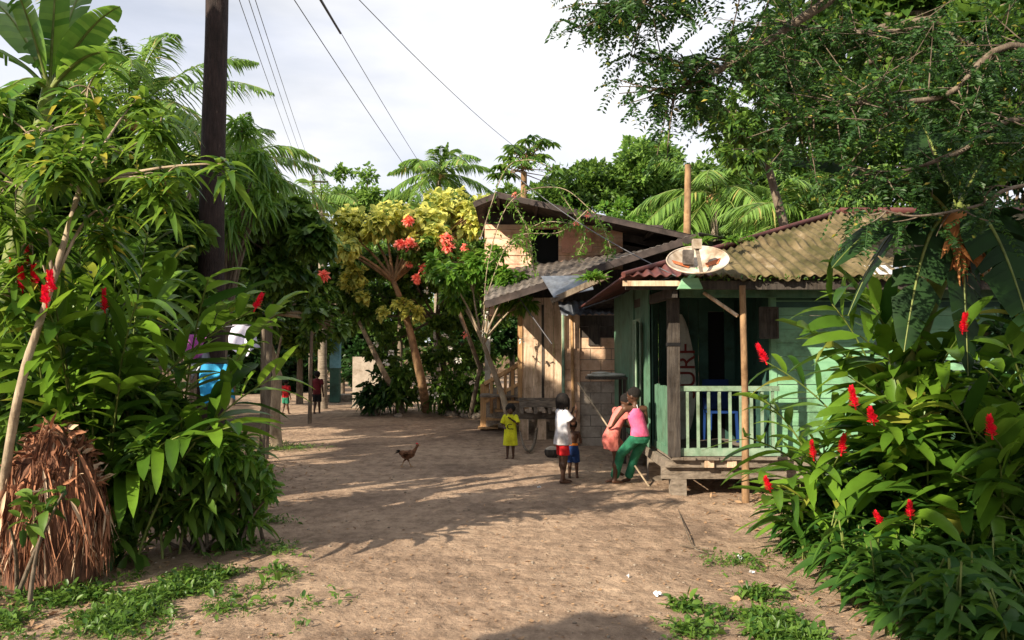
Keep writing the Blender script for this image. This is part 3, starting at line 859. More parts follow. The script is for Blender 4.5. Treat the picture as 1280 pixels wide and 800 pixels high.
def blob_pts(blobs, n, sub=9, flat=.8, tight=.27):
    """clumped leaf positions: [(centre, r)]"""
    vol = np.array([b[1]**2.0 for b in blobs]); cnt = np.maximum(5, (n*vol/vol.sum()).astype(int))
    P, O = [], []
    for (c, r), k in zip(blobs, cnt):
        m = max(4, int(sub * (0.6+r)))
        d = rdir(m); d[:, 2] = d[:, 2]*flat + .12
        cc = np.array(c) + d*r*U(.35, .95, (m, 1))
        w = rng.integers(0, m, k)
        rr = tight*r*U(.6, 1.3, m)
        off = rdir(k)*(U(0, 1, (k, 1))**.45)*rr[w][:, None]; off[:, 2] *= .65
        P.append(cc[w]+off); O.append(nrm(cc[w]+off-np.array(c)) + nrm(off)*.8)
    return np.concatenate(P), np.concatenate(O)

def bez(p0, p1, p2, n=8):
    t = np.linspace(0, 1, n)[:, None]
    return (1-t)**2*np.array(p0) + 2*t*(1-t)*np.array(p1) + t*t*np.array(p2)

def branches(mb, start, blobs, r0, n=6, k=3):
    for c, r in blobs:
        c = np.array(c); mid = (start+c)/2 + np.array([U(-.1, .1), U(-.1, .1), .12])*np.linalg.norm(c-start)*.8
        path = bez(start, mid, c, 7); mb.tube(path, np.linspace(r0, r0*.25, 7), n=n, jitter=.04)
        for _ in range(k):
            e = c + rdir(1)[0]*r*.8; mb.tube(bez(path[4], (path[4]+e)/2+(0, 0, .05), e, 5), np.linspace(r0*.35, r0*.1, 5), n=4, cap=False)

def tree(name, label, cat, base, trunk, r0, blobs, n, size, lm, bark='bark', group=None, kind='quad', sub=9, droop=.25, wd=.3, tight=.27, twigs=3, br=True):
    base = np.array(base, float)
    t = thing(name, label, cat, base, group)
    mb = MB(); tr = np.array(trunk, float); k = len(tr)
    mb.tube(tr, np.linspace(r0, r0*.55, k), n=9, jitter=.05)
    if br: branches(mb, tr[-1], blobs, r0*.42, k=twigs)
    mb.build('trunk', M[bark], t)
    mb = MB(); P, O = blob_pts(blobs, n, sub, tight=tight)
    N = len(P); D = nrm(O + rng.normal(size=(N, 3))*.7 - Z*droop)
    L = size*U(.65, 1.3, N)
    if kind == 'quad': quad_leaves(mb, P, D, L, L*wd)
    else: long_leaves(mb, P, D, L, L*wd, U(.1, .5, N), nseg=3, prof=P_OVAL)
    mb.build('crown', M[lm] if isinstance(lm, str) else lm, t)
    return t

def Bp(px, py, d, rpx): return (W(px, py, d), rpx*d/F)

def palm(name, label, base, top, nf, Lf, r0=.13, leafn=46, group=None, lean=None, elev=(-.35, 1.3), lw=.022, ll=.62, seed=0, cat='palm tree'):
    global rng
    keep = rng; rng = np.random.default_rng(100+seed)
    base = np.array(base, float); top = np.array(top, float)
    t = thing(name, label, cat, base, group)
    mb = MB(); mid = (base+top)/2 + np.array(lean if lean is not None else (0, 0, 0))
    path = bez(base, mid, top, 14); mb.tube(path, np.linspace(r0*1.25, r0*.75, 14)*(1+.05*np.array([(-1)**i for i in range(14)])), n=10)
    mb.build('trunk', M['palmtrunk'], t)
    mb = MB(); rb = MB()
    for i in range(nf):
        a = i*2.399 + U(-.2, .2); q = (i+.5)/nf; e = elev[1] - (elev[1]-elev[0])*q + U(-.1, .1)
        L = Lf*U(.85, 1.1)*(1 if q > .15 else .75)
        d = np.array([cos(a)*cos(e), sin(a)*cos(e), sin(e)]); dr = U(.35, .6) + .25*(1-abs(e))
        tt = np.linspace(0, 1, 12)[:, None]
        C = top + d*L*tt - Z*dr*L*tt**2*np.clip(1.1-.3*q, .5, 1.2)
        rb.tube(C, np.linspace(.022, .005, 12), n=4, cap=False)
        m = leafn; ts = np.repeat(np.linspace(.12, .99, m), 2); sg = np.tile([-1, 1], m)
        P = np.stack([np.interp(ts, tt[:, 0], C[:, k]) for k in range(3)], 1)
        T = nrm(np.gradient(C, axis=0)); Tt = nrm(np.stack([np.interp(ts, tt[:, 0], T[:, k]) for k in range(3)], 1))
        S = nrm(np.cross(Tt, Z+.01)); D = nrm(S*sg[:, None]*.8 + Tt*.6 - Z*U(.05, .35, len(ts))[:, None] + rng.normal(size=S.shape)*.07)
        l_ = ll*np.sin(pi*np.clip(ts, .02, 1)**.8*.93+.1)*U(.85, 1.1, len(ts))
        long_leaves(mb, P, D, np.maximum(.08, l_), lw, U(.25, .7, len(ts)), nseg=3, fold=.3, roll=.3)
    mb.build('crown', M['leaf_palm'], t)
    rb.build('frond_stems', M['green_stem'], t)
    c = MB()
    for i in range(5):
        a = i*1.3; c.ell(top+(.16*cos(a), .16*sin(a), -.14), (.10, .10, .12), nu=8, nv=6)
    c.build('coconuts', M['wood_orange'], t)
    rng = keep
    return t

def bract_flower(parent, p, axis, L=.15, r=.032, mat='red'):
    mb = MB(); axis = nrm(np.array(axis, float)); n = 46
    t = np.linspace(0, 1, n); a = t*n*2.4
    x = nrm(np.cross(axis, [.3, .9, .1])); y = np.cross(axis, x)
    rad = (np.cos(a)[:, None]*x + np.sin(a)[:, None]*y)
    P = np.array(p) + axis*(t*L)[:, None] + rad*(r*.3)
    D = nrm(rad*(1.0-.5*t)[:, None] + axis*(.55+.8*t)[:, None])
    long_leaves(mb, P, D, (r*1.35)*(1.05-.45*t), r*.5*(1.1-.4*t), -.1, nseg=3, prof=P_OVAL, roll=.2)
    mb.tube([np.array(p)-axis*.03, np.array(p)+axis*L*.9], [.007, .004], n=5)
    return mb.build('flower', M[mat], parent)

def ginger(name, label, base, stems, flowers, L=.44, wd=.052, nl=13, lm='leaf_ginger', group=None, dead=.0, tlo=.22):
    """stems: list (foot, tip); flowers: list (point)"""
    t = thing(name, label, 'ginger plant', base, group)
    sm = MB(); lf = MB(); dm = MB()
    allst = [(np.array(a), np.array(b), False) for a, b in stems] + [(np.array(a), np.array(b), True) for a, b in flowers]
    for foot, tip, fl in allst:
        H = tip[2]-foot[2]; ctrl = foot + (tip-foot)*np.array([.25, .25, 0]) + Z*H*.72
        path = bez(foot, ctrl, tip, 12); sm.tube(path, np.linspace(.013, .006, 12), n=5, cap=False)
        T = nrm(np.gradient(path, axis=0))
        n = max(5, int(nl*min(1.3, np.linalg.norm(tip-foot)/1.7)))
        if fl: n = max(4, n-2)
        ts = np.linspace(tlo, .94 if fl else 1.0, n)
        P = np.stack([np.interp(ts, np.linspace(0, 1, 12), path[:, k]) for k in range(3)], 1)
        Tt = nrm(np.stack([np.interp(ts, np.linspace(0, 1, 12), T[:, k]) for k in range(3)], 1))
        a = U(0, 2*pi); pl = np.array([cos(a), sin(a), .0]); S = nrm(pl - Tt*(Tt@pl)[:, None])
        sg = np.where(np.arange(n) % 2, 1, -1)[:, None]
        k = np.linspace(.35, 1.0, n)[:, None]
        D = nrm(S*sg*(1.25-.45*k) + Tt*(.5+.55*k) + Z*.12 + rng.normal(size=(n, 3))*.10)
        LL = L*U(.75, 1.15, n)*(.75+.35*np.sin(pi*ts))
        long_leaves(lf, P, D, LL, wd*U(.85, 1.15, n), U(.18, .55, n), nseg=7, fold=U(.12, .5, n), prof=P_GING, roll=.45, wave=.05)
        if fl:
            ax = nrm(T[-1]*.5+Z*.6); bract_flower(t, tip, ax, L=U(.11, .17), r=U(.026, .034))
    sm.build('stems', M['green_stem'], t); lf.build('foliage', M[lm], t)
    return t

def banana_leaf(mb, rb, P, tip, Wd, sag=.25, roll=0.0, n=22, tear=.25, stalk=.12):
    P = np.array(P, float); tip = np.array(tip, float); mid = (P+tip)/2 + Z*np.linalg.norm(tip-P)*sag
    C = bez(P, mid, tip, n+1); T = nrm(np.gradient(C, axis=0))
    rb.tube(C, np.linspace(.022, .004, n+1), n=5, cap=False)
    S = nrm(np.cross(T, Z+.02)); Nn = np.cross(S, T)
    S, Nn = S*cos(roll)+Nn*sin(roll), Nn*cos(roll)-S*sin(roll)
    t = np.linspace(0, 1, n+1); w = Wd*np.clip(np.sin(pi*np.clip((t-stalk)/(1-stalk), 0, 1)**.8), 0, 1)**.6
    dd = Z*-1
    for sg in (-1, 1):
        for i in range(int(n*stalk), n):
            torn = rng.uniform() < tear
            dr = U(.05, .22) + (U(0, .5) if torn else 0); g = .10 if torn else 0.0
            V = []
            for a, ii in ((g, i), (-g, i+1)):
                for u in (0, .5, 1.0):
                    sh = T[ii]*w[ii]*.28*u
                    V.append(C[ii] + T[ii]*(a*u*Wd*.4) + (S[ii]*sg*u + Nn[ii]*.18*u*(1-u)*1.2)*w[ii] + sh + dd*(dr if torn else .14)*w[ii]*u*u)
            mb.add(V, [(0, 1, 4, 3), (1, 2, 5, 4)], 0, True)

def hang_mesh(): pass
# ------------------------------------------------------------------ LEFT SIDE
# shade giving trees to the left and behind the photographer
def shade_tree(label, x, y, z, r, n, size=.22, group='tall trees shading the road'):
    b = np.array([x-.3, y-.3, 0]); blobs = []
    for i in range(9):
        d = rdir(1)[0]*r*.62; d[2] *= .55; blobs.append((np.array([x, y, z])+d, r*.42))
    return tree('shade_tree', label, 'tree', b, [b, b+(0.1, .1, z*.4), (x, y, z-r*.5)], .16, blobs, n, size, 'leaf_mid', group=group, wd=.34)

shade_tree('tall broadleaf tree left of the road outside the left edge of the picture', -6.0, 5.0, 7.8, 1.7, 12000)
shade_tree('broad tree left of the road just outside the picture', -7.4, 6.0, 7.4, 2.0, 13000)
shade_tree('large broad tree further left behind the first ones', -11.5, 6.2, 8.2, 2.6, 15000)
shade_tree('second tall broadleaf tree at the left edge further along the road', -10.8, 10.5, 8.0, 2.9, 15000)
shade_tree('tall tree behind the photographer casting shade over the right undergrowth', -3.6, -3.3, 6.8, 2.6, 17000)
for x_, y_, z_, r_, l_ in ((3.2, -3.2, 8.5, 2.5, 'leafy tree above and behind the photographer on the right'), (8.5, .5, 8, 2.6, 'tall tree to the right of the photographer'), (8, -6, 9, 3, 'tall tree behind the photographer far to the right'), (13, 5, 9, 3.2, 'tall tree beyond the right picture edge behind the undergrowth')):
    shade_tree(l_, x_, y_, z_, r_, 9000, .3)
shade_tree('great tree behind the photographer left of the path', -6.4, -6.5, 12.5, 3.8, 17000, .28)
shade_tree('small tree just behind the photographer', -4.4, -.6, 3.6, 1.15, 5000)

# coconut palms left background
palm('coconut_palm', 'coconut palm with feathery crown at the top left behind the whorled leaf tree', (-9.2, 18.5, 0), W(160, 150, 18), 26, 4.3, seed=1, lw=.032, leafn=60, lean=(.3, 0, 0), group='coconut palms around the village', elev=(-.2, 1.45))
palm('coconut_palm', 'coconut palm directly behind the utility pole with drooping fronds', (-8.3, 22, 0), W(275, 215, 21), 26, 3.3, seed=2, lw=.034, leafn=56, group='coconut palms around the village')
palm('coconut_palm', 'young yellowing palm with stubby trunk right of the utility pole', W(404, 440, 27)*[1, 1, 0], W(402, 252, 27), 9, 2.2, seed=3, group='coconut palms around the village', elev=(.0, 1.2), ll=.5, leafn=32)
palm('coconut_palm', 'far coconut palm standing clear against the sky at the centre', W(545, 440, 34)*[1, 1, 0], W(549, 218, 34), 20, 2.9, seed=4, lw=.04, group='coconut palms around the village', elev=(-.5, 1.4), ll=.6)
palm('coconut_palm', 'coconut palm right of the bare post above the dark roof', W(893, 440, 23)*[1, 1, 0], W(893, 243, 23), 22, 2.8, seed=5, lw=.03, group='coconut palms around the village', elev=(-.6, 1.2))
palm('coconut_palm', 'low palm with sunlit fronds spreading over the mossy roof ridge', W(1022, 440, 16.5)*[1, 1, 0], W(1018, 278, 16.5), 22, 2.3, seed=6, lw=.024, group='coconut palms around the village', elev=(.05, 1.35), leafn=60)
palm('coconut_palm', 'coconut palm showing between the canopy branches on the right', W(1150, 440, 27)*[1, 1, 0], W(1150, 170, 27), 15, 3.2, seed=8, group='coconut palms around the village')

# background wood closing the horizon
bgt = []
def bgtree(label, px, ptop, d, wpx, n, size, lm='leaf_far', pbot=430):
    blobs = []
    rows = 4
    for i in range(13):
        q = rng.uniform(); y = ptop+ (pbot-ptop)*(q*.85+.12); hw = wpx*.5*(.55+.45*sin(pi*min(1, q*.8+.15)))
        blobs.append(Bp(px+U(-1, 1)*hw*.8, y, d+U(-1, 1), wpx*.29))
    blobs.append(Bp(px, ptop+wpx*.22, d, wpx*.24))
    b = W(px, 440, d); b[2] = 0
    return tree('broadleaf_tree', label, 'tree', b, [b, b+(0, 0, 1.5), W(px, (ptop+pbot)/2+20, d)], .14, blobs, int(n*2.3), size*.95, lm, group='broadleaf trees behind the village', sub=15, tight=.28, twigs=0)
for args in [
    ('broad dark tree behind the left thicket at the picture edge', 40, 215, 17, 230, 9000, .20, 'leaf_mid'),
    ('bushy tree behind the left thicket below the palm crown', 180, 250, 20, 200, 8000, .20, 'leaf_far'),
    ('bushy tree immediately left of the utility pole', 235, 300, 18, 120, 4500, .17, 'leaf_mid'),
    ('mid green tree filling the gap between the pole and the yellow shrub', 375, 275, 30, 120, 5500, .26, 'leaf_mid'),
    ('dark tree closing the far end of the road', 330, 340, 44, 150, 5000, .34, 'leaf_dark'),
    ('dark tree over the far end of the road behind the walkers', 420, 350, 48, 150, 5000, .36, 'leaf_dark'),
    ('feathery pale tree rising left of the central palm', 428, 205, 38, 62, 2600, .22, 'leaf_far'),
    ('thin pale tree rising between the feathery tree and the central palm', 458, 205, 37, 66, 2200, .22, 'leaf_far'),
    ('dark green tree left of and below the central palm', 500, 235, 36, 90, 3800, .26, 'leaf_mid'),
    ('leafy tree below the central palm crown', 570, 255, 36, 110, 4500, .26, 'leaf_far'),
    ('low tree behind the peaked black roof', 640, 232, 33, 80, 3500, .24, 'leaf_mid'),
    ('round glossy tree behind the black roof', 740, 200, 30, 160, 9000, .22, 'leaf_mid'),
    ('tallest round sunlit tree behind the black roof', 800, 172, 31, 130, 9000, .22, 'leaf_far'),
    ('low yellow green tree between the round trees and the bare post', 800, 262, 25, 130, 5500, .16, 'leaf_bright'),
    ('tree behind the bare post and the palm', 880, 190, 33, 140, 7000, .24, 'leaf_mid'),
    ('large dark tree above the mossy roof ridge', 960, 175, 26, 170, 8000, .22, 'leaf_mid'),
    ('large tree behind the ridge further right', 1100, 120, 25, 220, 9000, .22, 'leaf_mid'),
    ('large tree at the right picture edge behind the canopy', 1260, 140, 22, 240, 9000, .22, 'leaf_dark'),
    ('low shrubby tree filling in under the palms at the ridge', 960, 262, 20, 140, 4500, .13, 'leaf_bright'),
    ('dark tree over the alley behind the plank house', 600, 330, 30, 110, 4000, .24, 'leaf_dark'),
    ('dark leafy tree low behind the walkers at the road end', 355, 395, 40, 110, 4000, .3, 'leaf_dark', 485),
    ('dark leafy tree left of the walkers at the road end', 285, 400, 38, 100, 4000, .3, 'leaf_dark', 490),
    ('dark leafy tree right of the blue pillar at the road end', 450, 400, 37, 90, 3500, .3, 'leaf_dark', 480),
    ('dark tree beside the road behind the hanging laundry', 290, 370, 28, 110, 3500, .22, 'leaf_dark')]:
    bgtree(*args)

# forest edge closing the horizon all round (far-off wood)
mb = MB(); blobs = []
for a in np.arange(-75, 76, 4.0):
    for k in range(2):
        d = U(56, 70); h = U(4, 8.5); blobs.append((np.array([d*sin(radians(a)), d*cos(radians(a)), h*.45]), h*.55))
P, O = blob_pts(blobs, 26000, 10, tight=.35); N = len(P); quad_leaves(mb, P, nrm(O+rng.normal(size=(N, 3))*.6), U(.5, .9, N), U(.18, .3, N))
tag(mb.build('far_wood', M['leaf_mid']), 'far wood closing the view beyond the village', 'wood', kind='stuff')
mb = MB(); th = np.radians(np.linspace(-80, 80, 90)); hh = 4.0 + .8*np.sin(th*9) + .6*np.sin(th*23+1)
V = np.concatenate([np.stack([75*np.sin(th), 75*np.cos(th), -0.3+0*th], 1), np.stack([78*np.sin(th), 78*np.cos(th), hh], 1), np.stack([95*np.sin(th), 95*np.cos(th), -0.3+0*th], 1)])
fa = [(i, i+1, 90+i+1, 90+i) for i in range(89)] + [(90+i, 90+i+1, 180+i+1, 180+i) for i in range(89)]
mb.add(V, fa, 0, True); tag(mb.build('hill', M['soil']), kind='structure')

# dark round-leaf tree right of pole
blobs = [Bp(x, y, 14+U(-.6, .6), r) for x, y, r in ((330, 255, 42), (365, 280, 40), (310, 300, 42), (350, 320, 45), (300, 260, 30), (390, 300, 28), (330, 345, 30), (375, 345, 22))]
b = W(332, 440, 14)*[1, 1, 0]
tree('round_leaf_tree', 'dark tree with large round drooping leaves right of the utility pole', 'tree', b, [b, b+(.05, 0, 1.6), W(340, 320, 14)], .07, blobs, 7000, .19, 'leaf_mid', kind='oval', wd=.40, droop=.9)

# utility pole
ub_ = W(265, 330, 10.5)*[1, 1, 0]
up = thing('utility_pole', 'tall dark wooden utility pole rising out of the top of the picture', 'utility pole', ub_)
mb = MB(); pts = [ub_ + (0, 0, z) + np.array([.012*sin(z*1.3), 0, 0]) for z in np.linspace(-.1, 9.2, 24)]
mb.tube(pts, np.linspace(.170, .128, 24), n=16, jitter=.02); mb.build('shaft', M['polewood'], up)
mb = MB(); mb.beam(ub_+(-.9, 0, 8.6), ub_+(.9, 0, 8.6), .10, .12); mb.build('crossarm', M['polewood'], up)
for x in (-.8, -.4, .4, .8):
    mb = MB(); mb.tube([ub_+(x, 0, 8.66), ub_+(x, 0, 8.72), ub_+(x, 0, 8.80)], [.03, .045, .02], n=8); mb.build('insulator', M['dish'], up)
def cable(label, a, b, sag, r=.008, group='overhead power cables'):
    a = np.array(a); b = np.array(b); path = bez(a, (a+b)/2-Z*sag, b, 24)
    mb = MB(); mb.tube(path, r, n=5)
    return tag(mb.build('power_cable', M['wire'], None, origin=a), label, 'cable', group)
top = ub_+(0, 0, 8.8)
for i, (x, pa, pb) in enumerate(((-.8, (300, 0), (372, 200)), (-.4, (312, 0), (379, 200)), (.4, (320, 0), (386, 200)))):
    # from in front of the pole top towards a far pole hidden in the trees
    a = W(*pa, 11.5); e = W(pb[0]+8, pb[1]+22, 46); a0 = a+(a-e)*.0
    cable(['leftmost of the three faint parallel cables beside the utility pole', 'middle one of the three faint parallel cables beside the utility pole', 'rightmost of the three faint parallel cables beside the utility pole'][i], top+(x, 0, 0) if False else a+(a-e)*.06, e, .25, .006)
fp = W(392, 225, 46); fpb = fp*[1, 1, 0]
fpt = thing('utility_pole', 'distant slim utility pole hidden among the trees past the road bend', 'utility pole', fpb)
MB().tube([fpb, fp+Z*.3], [.12, .09], n=8).build('shaft', M['polewood'], fpt)
MB().beam(fp+(-.8, 0, -.1), fp+(.8, 0, -.1), .1, .1).build('crossarm', M['polewood'], fpt)
cable('dark cable slanting down into the trees left of the central palm', W(355, -20, 10.8), W(545, 262, 30), .15, .007)
cable('cable with a thicker dark end crossing in front of the central palm', W(385, -30, 10.6), W(545, 235, 26), .15, .006)
cable('rightmost cable slanting down to the papaya tree behind the black roof', W(430, -20, 10.4), W(655, 192, 22), .25, .006)
cable('thin service cable dropping from the black roof towards the dish', W(640, 215, 16.4), W(845, 345, 9.4), .25, .007)
mb = MB(); q0, q1 = W(397, -6, 10.9), W(426, 42, 11.4); mb.tube([q0, q1], .016, n=6); tag(mb.build('cable_joint', M['wire'], None, origin=q0), 'thicker dark splice on a cable at the top of the picture', 'cable joint')

# banana plant at the top left
bp_ = thing('banana_plant', 'banana plant with big upright leaves in the top left corner', 'banana plant', (-4.5, 7.4, 0))
mb = MB(); mb.tube([(-4.55, 7.4, -.1), (-4.5, 7.4, 2), W(62, 110, 7.4)], [.14, .11, .06], n=10); mb.build('stem', M['green_stem'], bp_)
lm_, rb_ = MB(), MB(); o_ = W(62, 115, 7.4)
for (tx, ty, td, w, sg, rl_) in ((8, -40, 7.0, .24, .18, .3), (72, -60, 7.3, .19, .02, .9), (150, 8, 7.2, .17, .25, .1), (160, 72, 7.0, .15, .35, .2), (-60, 60, 7.2, .24, .4, .1), (-10, 140, 6.9, .22, .6, 0), (120, -30, 8.2, .2, .3, .4), (-40, 0, 8.2, .22, .3, .3), (110, 150, 7.6, .16, .8, 0)):
    banana_leaf(lm_, rb_, o_, W(tx, ty, td), w, sg, rl_, tear=.12)
lm_.build('foliage', M['leaf_bright'], bp_); rb_.build('midribs', M['green_stem'], bp_)

# whorled-leaf tree top left (trunk leaning right from the lower left edge)
wt = thing('whorled_tree', 'slender leaning tree with whorls of narrow glossy leaves on the left', 'tree', G(-2, 720)+(0, -.1, 0))
tb = MB()
base = np.array(wt.location); k1 = W(22, 500, 6.0); k2 = W(62, 365, 6.1); k3 = W(100, 235, 6.3)
def cr(pts, n=20):
    pts = [np.array(p) for p in pts]; pts = [2*pts[0]-pts[1]] + pts + [2*pts[-1]-pts[-2]]; o = []
    for i in range(1, len(pts)-2):
        for t in np.linspace(0, 1, max(2, n//(len(pts)-3)), endpoint=False):
            p0, p1, p2, p3 = pts[i-1:i+3]
            o.append(.5*(2*p1+(p2-p0)*t+(2*p0-5*p1+4*p2-p3)*t*t+(3*p1-p0-3*p2+p3)*t**3))
    return np.array(o + [pts[-2]])
c_ = cr([base, k1, k2, k3], 24); tb.tube(c_, np.linspace(.037, .018, len(c_)), n=9, jitter=.04)
wh = []
for px, py, d, r in ((60, 165, 6.4, 75), (150, 195, 6.3, 62), (20, 230, 6.2, 80), (110, 110, 6.9, 70), (200, 165, 6.2, 34), (205, 225, 6.0, 42), (40, 300, 6.2, 60), (278, 205, 5.9, 16), (0, 140, 6.6, 60), (130, 270, 6.4, 55), (90, 200, 6.0, 60), (170, 125, 6.9, 24), (10, 370, 6.2, 40)):
    c = W(px, py, d); tb.tube(bez(k3 if py < 260 else k2, (k3+c)/2+(0, 0, .1), c, 8), np.linspace(.015, .006, 8), n=6)
    m = max(2, int(r/7.5)); 
    for _ in range(m):
        e = c + rdir(1)[0]*np.array([1, .8, .8])*r*.85*d/F*U(.3, 1); tb.tube(bez(c, (c+e)/2+(0, 0, .05), e, 5), np.linspace(.008, .004, 5), n=4, cap=False); wh.append(e)
tb.build('trunk', M['palebark'], wt)
lf = MB(); wh = np.array(wh); reps = 15
a = np.tile(np.arange(reps)*2.4, len(wh)) + np.repeat(U(0, 6, len(wh)), reps); e = U(-.5, .9, len(a))
D = np.stack([np.cos(a)*np.cos(e), np.sin(a)*np.cos(e), np.sin(e)], 1)
P = np.repeat(wh, reps, 0) - Z*(np.tile(np.linspace(0, .12, reps), len(wh)))[:, None]
long_leaves(lf, P, D, U(.17, .32, len(a)), U(.020, .031, len(a)), U(.25, .9, len(a)), nseg=5, fold=.3, roll=.3)
lf.build('crown', M['leaf_mango'], wt)
# strappy rosettes peeking out right of the pole
c0 = W(274, 440, 11.6)*[1, 1, 0]; t = thing('dragon_tree', 'tree with bright rosettes of strappy leaves peeking out right of the pole', 'tree', c0)
mb = MB(); m = MB()
for px, py, q in ((303, 160, 1.0), (322, 200, .9), (296, 205, 1), (340, 225, .8), (300, 245, 1), (325, 250, .9), (288, 280, .9)):
    c = W(px, py, 11.6+U(-.3, .3)); mb.tube(bez(c0, W(276, 330, 11.6), c, 8), np.linspace(.05, .015, 8), n=7); n = 130
    D = rdir(n); D[:, 2] = D[:, 2]*.7+.15; long_leaves(m, c+rdir(n)*.13*q, D, U(.2, .38, n)*q, .019, U(.4, 1.2, n), nseg=5)
mb.build('trunk', M['bark'], t); m.build('crown', M['leaf_bright'], t)
# dense thicket behind the whorled tree
b = W(90, 440, 9.0)*[1, 1, 0]
tree('thicket_tree', 'leafy tree packed behind the whorled tree at the left', 'tree', b, [b, b+(0, 0, 1.2), W(90, 300, 9)], .08, [Bp(x, y, d, r) for x, y, d, r in ((20, 250, 9, 60), (90, 230, 9.2, 60), (150, 260, 9.4, 55), (60, 330, 8.8, 65), (140, 350, 9.2, 60), (200, 300, 9.8, 45), (210, 370, 9.6, 45), (10, 400, 8.8, 60), (-40, 200, 9, 70), (60, 165, 9.5, 50), (130, 190, 9.6, 46), (185, 235, 10, 36), (100, 300, 10, 60), (170, 330, 10.5, 55), (60, 380, 10, 60), (150, 400, 10.4, 50), (205, 280, 10.8, 40), (190, 410, 10.6, 40), (90, 450, 9.8, 50), (225, 340, 11, 30))], 26000, .17, 'leaf_mid', kind='oval', wd=.34, tight=.38, sub=12)
# red ginger clump left
def feet(cx, cy, rx, ry, n): return [np.array([cx+U(-rx, rx), cy+U(-ry, ry), .0]) for _ in range(n)]
tips = [(150, 300, 7.2), (185, 290, 7.4), (120, 340, 7.0), (215, 330, 7.0), (260, 350, 7.0), (300, 372, 7.0), (340, 392, 7.0), (90, 350, 6.8), (60, 400, 6.7), (170, 380, 6.5), (120, 420, 6.6), 
        (30, 430, 7.2), (70, 470, 7.0), (150, 480, 6.4), (225, 545, 6.5), (300, 530, 6.7), (345, 470, 7.1), (200, 360, 7.8), (140, 400, 7.9), (100, 300, 8.0), (20, 380, 7.8), (180, 500, 7.6), (60, 330, 8.2), (225, 520, 6.8)]
ft = feet(-3.35, 7.4, .65, .55, len(tips))
stems = [(f, W(*t)) for f, t in zip(ft, tips)]
fl = [(18, 345, 6.5), (38, 335, 6.3), (46, 355, 6.2), (58, 380, 6.0), (28, 362, 6.2), (64, 365, 6.1), (131, 388, 6.7), (319, 386, 6.95)]
flw = [(np.array([-3.6+U(-.4, .4), 7.3, 0]), W(*t)) for t in fl]
ginger('ginger_clump', 'tall clump of ginger with long arching leaves and red cone flowers left of the road', (-3.35, 7.4, 0), stems, flw, L=.62, wd=.056, nl=17)

# thick shrub under the ginger
def shrub(name, label, cat, base, blobs, n, size, lm, wd=.26, group=None, stems=8, nseg=4, droop=(.1, .7), bark='bark'):
    t = thing(name, label, cat, base, group); base = np.array(base, float)
    mb = MB(); P, O = blob_pts(blobs, n, 9, tight=.33); N = len(P)
    D = nrm(O*.6 + rng.normal(size=(N, 3))*.85 + Z*.25)
    L = size*U(.5, 1.35, N); long_leaves(mb, P, D, L, L*wd*.5, U(*droop, N), nseg=nseg, prof=P_OVAL)
    mb.build('foliage', M[lm], t)
    mb = MB()
    for k in range(stems):
        c = blobs[k % len(blobs)][0]; f = base + (U(-.2, .2), U(-.2, .2), -.05); mb.tube(bez(f, (f+c)/2+(0, 0, .1), c+rdir(1)[0]*.1, 7), np.linspace(.02, .006, 7), n=5, cap=False)
    mb.build('stems', M[bark], t)
    return t
shrub('leafy_shrub', 'dense shrub with drooping oval leaves below the left ginger', 'shrub', (-2.75, 7.35, 0), [Bp(x, y, d, r) for x, y, d, r in ((190, 560, 7.0, 50), (250, 590, 7.2, 55), (180, 630, 7.0, 50), (240, 650, 7.3, 45), (290, 620, 7.6, 40), (180, 510, 7.1, 40), (290, 665, 7.6, 28), (155, 670, 7.0, 40), (300, 575, 7.6, 35))], 1900, .19, 'leaf_mid', wd=.32)
shrub('leafy_shrub', 'light green trailing shrub at the right side of the left thicket beside the road', 'shrub', W(300, 660, 7.7)*[1, 1, 0], [Bp(x, y, d, r) for x, y, d, r in ((300, 570, 7.2, 22), (318, 590, 7.3, 20), (325, 615, 7.4, 16), (305, 640, 7.6, 22), (270, 560, 7.0, 25))], 700, .11, 'leaf_bright', wd=.4)
shrub('leafy_shrub', 'shrub filling in behind the brown stump at the left edge', 'shrub', (-4.3, 7.3, 0), [Bp(x, y, d, r) for x, y, d, r in ((10, 520, 7.3, 60), (70, 500, 7.3, 60), (130, 540, 7.4, 55), (20, 450, 7.6, 60), (90, 580, 7.2, 60), (130, 620, 7.3, 50), (0, 600, 7.4, 60), (90, 440, 7.8, 60))], 2400, .19, 'leaf_mid', wd=.36)
shrub('leafy_shrub', 'dark bush at the road edge behind the left thicket', 'shrub', (-4.3, 10.8, 0), [Bp(x, y, 10.8, r) for x, y, r in ((190, 545, 36), (250, 560, 36), (140, 480, 46), (280, 570, 24), (220, 570, 40), (120, 500, 60), (60, 470, 60))], 1700, .20, 'leaf_dark', wd=.4)

